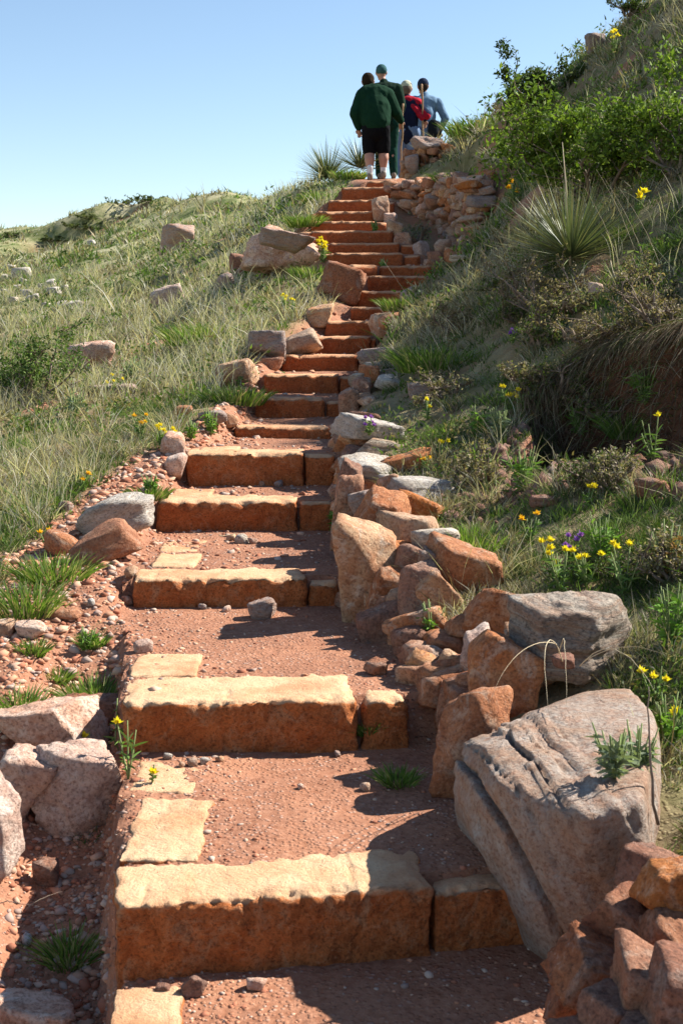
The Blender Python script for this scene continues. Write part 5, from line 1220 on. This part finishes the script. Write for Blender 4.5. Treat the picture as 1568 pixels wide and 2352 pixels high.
    if specs: fused('sunglasses', [(head + A3((.098, .0, .0)), head + A3((.080, .11, .0)), .007, .010), (head + A3((-.098, .0, .0)), head + A3((-.080, .11, .0)), .007, .010), (head + A3((-.07, .115, -.003)), head + A3((.07, .115, -.003)), .020, .020, .4)], .005, root, M['eye'], 0, 0, 1)
    return root
M['skin'] = flat_mat('skin', (.50, .27, .19), (.42, .21, .15), 9, .6, 0, .3)
M['shoe'] = flat_mat('worn_shoe', (.30, .26, .20), (.16, .14, .12), 20, .8)
M['eye'] = flat_mat('dark_glass', (.03, .03, .03), None, 5, .3)
cl = lambda n, c, c2=None: flat_mat(n, c, c2, 14, .95, .01, .08)
G_ = lambda px, D: Vector((xat(px, D, 2.3), D, h1(xat(px, D, 2.3), D)))
# 1: green sweatshirt, black shorts
l1 = G_(862, 21.5)
w1 = person(l1, 'broad person in dark green sweatshirt and black shorts, head bowed, holding a knobbly stick', 1.68, 0,
       (-.115, .24, 1.50), (-.02, .10, 1.27), (.0, -.02, .86), [(-.195, .09, 1.27), (.175, .09, 1.28)], [(-.315, .02, 1.00), (.305, .10, 1.04)], [(-.255, .10, .80), (.40, .26, .93)],
       [(-.095, .06, .44), (.125, .10, .46)], [(-.085, -.03, .085), (.125, .10, .13)], (cl('dark_green_fleece', (.006, .027, .013), (.009, .035, .018)), cl('black_cloth', (.008, .008, .010))),
       belly=.225, shw=.115, short=True, hair=cl('dark_brown_hair', (.03, .018, .010)), sock=cl('white_sock', (.75, .75, .76)), folds=.006, hd=((.1, .3, -1), (.0, .6, -.5)), seed=3, legr=(.11, .075))
# 2: tall, black and green jacket, cap
l2 = G_(886, 22.6)
person(l2, 'tall person in teal cap and dark jacket, just behind the green sweatshirt', 1.88, .0,
       (-.085, .10, 1.79), (-.01, .04, 1.50), (.02, .0, 1.0), [(-.20, .04, 1.52), (.19, .04, 1.52)], [(-.26, -.04, 1.24), (.27, .02, 1.24)], [(-.22, .16, 1.05), (.20, .22, .99)],
       [(-.10, .08, .53), (.11, .02, .53)], [(-.11, .05, .09), (.13, -.06, .09)], (cl('black_green_jacket', (.010, .022, .014), (.014, .035, .02)), cl('bottle_green_trousers', (.010, .045, .032))),
       belly=.18, shw=.095, cap=cl('teal_cap', (.05, .12, .12)), specs=True, jacket_len=.6, seed=9).scale = (.97,) * 3
# 3: woman in navy and red
l3 = G_(932, 23.5)
w3 = person(l3, 'smaller person in cream cap and navy and red jacket, gripping a tall staff', 1.6, -.1,
       (-.01, .07, 1.47), (.0, .04, 1.22), (.02, .0, .83), [(-.15, .04, 1.24), (.17, .04, 1.22)], [(-.20, -.02, .98), (.34, -.02, 1.04)], [(-.12, .16, .86), (.30, .10, .98)],
       [(-.08, .06, .44), (.09, .02, .44)], [(-.08, .04, .08), (.09, -.05, .08)], (cl('navy_jacket', (.012, .016, .040)), cl('blue_jeans', (.12, .18, .30), (.17, .24, .37))),
       belly=.17, shw=.085, cap=cl('cream_knit', (.50, .50, .36)), hair=cl('grey_brown_hair', (.16, .12, .09)), jacket_len=.6, seed=14)
fused('red_yoke', [((-.17, .035, 1.245), (.02, .03, 1.27), .094, .10, .98), ((.02, .03, 1.27), (.18, .035, 1.225), .10, .094, 1.02), ((.17, .03, 1.20), (.34, -.03, 1.02), .080, .060, 1.0), ((.10, -.04, 1.18), (.26, -.075, .98), .05, .04)], .012, w3, cl('red_cloth', (.42, .018, .035)), .008, 3, 3)
# 4: denim jacket
l4 = G_(976, 24.4)
w4 = person(l4, 'person in dark cap and faded denim jacket with a dark cane, farthest along the path', 1.76, .1,
       (-.045, .08, 1.60), (.0, .05, 1.33), (-.02, .0, .90), [(-.19, .04, 1.36), (.21, .04, 1.33)], [(-.26, .0, 1.10), (.34, -.02, 1.06)], [(-.16, .14, .95), (.27, .16, .86)],
       [(-.09, .06, .48), (.09, .02, .48)], [(-.09, .04, .09), (.09, -.05, .09)], (cl('faded_denim', (.17, .26, .36), (.10, .17, .25)), cl('dark_jeans', (.07, .10, .18), (.10, .14, .23))),
       belly=.17, shw=.085, cap=cl('navy_cap', (.02, .03, .06)), hair=cl('dark_hair', (.04, .025, .02)), jacket_len=.6, seed=21)
fused('waist_bag', [((.10, -.19, .93), (.10, -.19, .80), .09, .10, .6), ((.17, -.16, .93), (.18, -.15, .82), .07, .08, .7)], .012, w4, cl('black_bag', (.015, .018, .022)), .003, 6, 3)
def staff(px0, py0, px1, py1, D, r0, label, mat, knobs=0, seed=0):
    a, b_ = np.array(P(px0, py0, D)), np.array(P(px1, py1, D)); b_[2] = min(b_[2], h1(b_[0], D) + .03) if py1 > 300 else b_[2]
    t = np.linspace(0, 1, 18)[:, None]; r = np.random.default_rng(seed); pts = a + (b_ - a) * t + fbm(np.concatenate([t * 5, t * 0, t * 0], 1), seed, 3)[:, None] * [.02 * knobs, .0, 0]
    rad = r0 * (1 - .3 * t[:, 0]) * (1 + .25 * knobs * np.abs(noise(np.concatenate([t * 9, t * 0, t * 0], 1), seed)))
    V, F, Tt = tube_np(pts - a, rad, 7); o = link('walking_stick', mesh_np('walking_stick', V, [F, Tt]), None, mat, Vector(a)); tag(o, label, 'walking stick')
wood = flat_mat('peeled_wood', (.28, .16, .08), (.42, .27, .15), 25, .8, .003); dk = flat_mat('dark_wood', (.04, .03, .025), None, 20, .6)
staff(924, 238, 920, 392, 21.78, .016, 'knobbly pale walking stick in the hand of the green sweatshirt wearer', wood, 1, 2)
staff(910, 284, 908, 404, 22.75, .012, 'thin brown walking stick hanging from the tall capped walker\'s hand', wood, .5, 4)
staff(968, 193, 974, 330, 23.4, .017, 'long light brown staff taller than its holder in the red and navy jacket', wood, .6, 6)
staff(995, 268, 996, 330, 24.55, .014, 'short dark cane held by the walker in denim', dk, .1, 8)
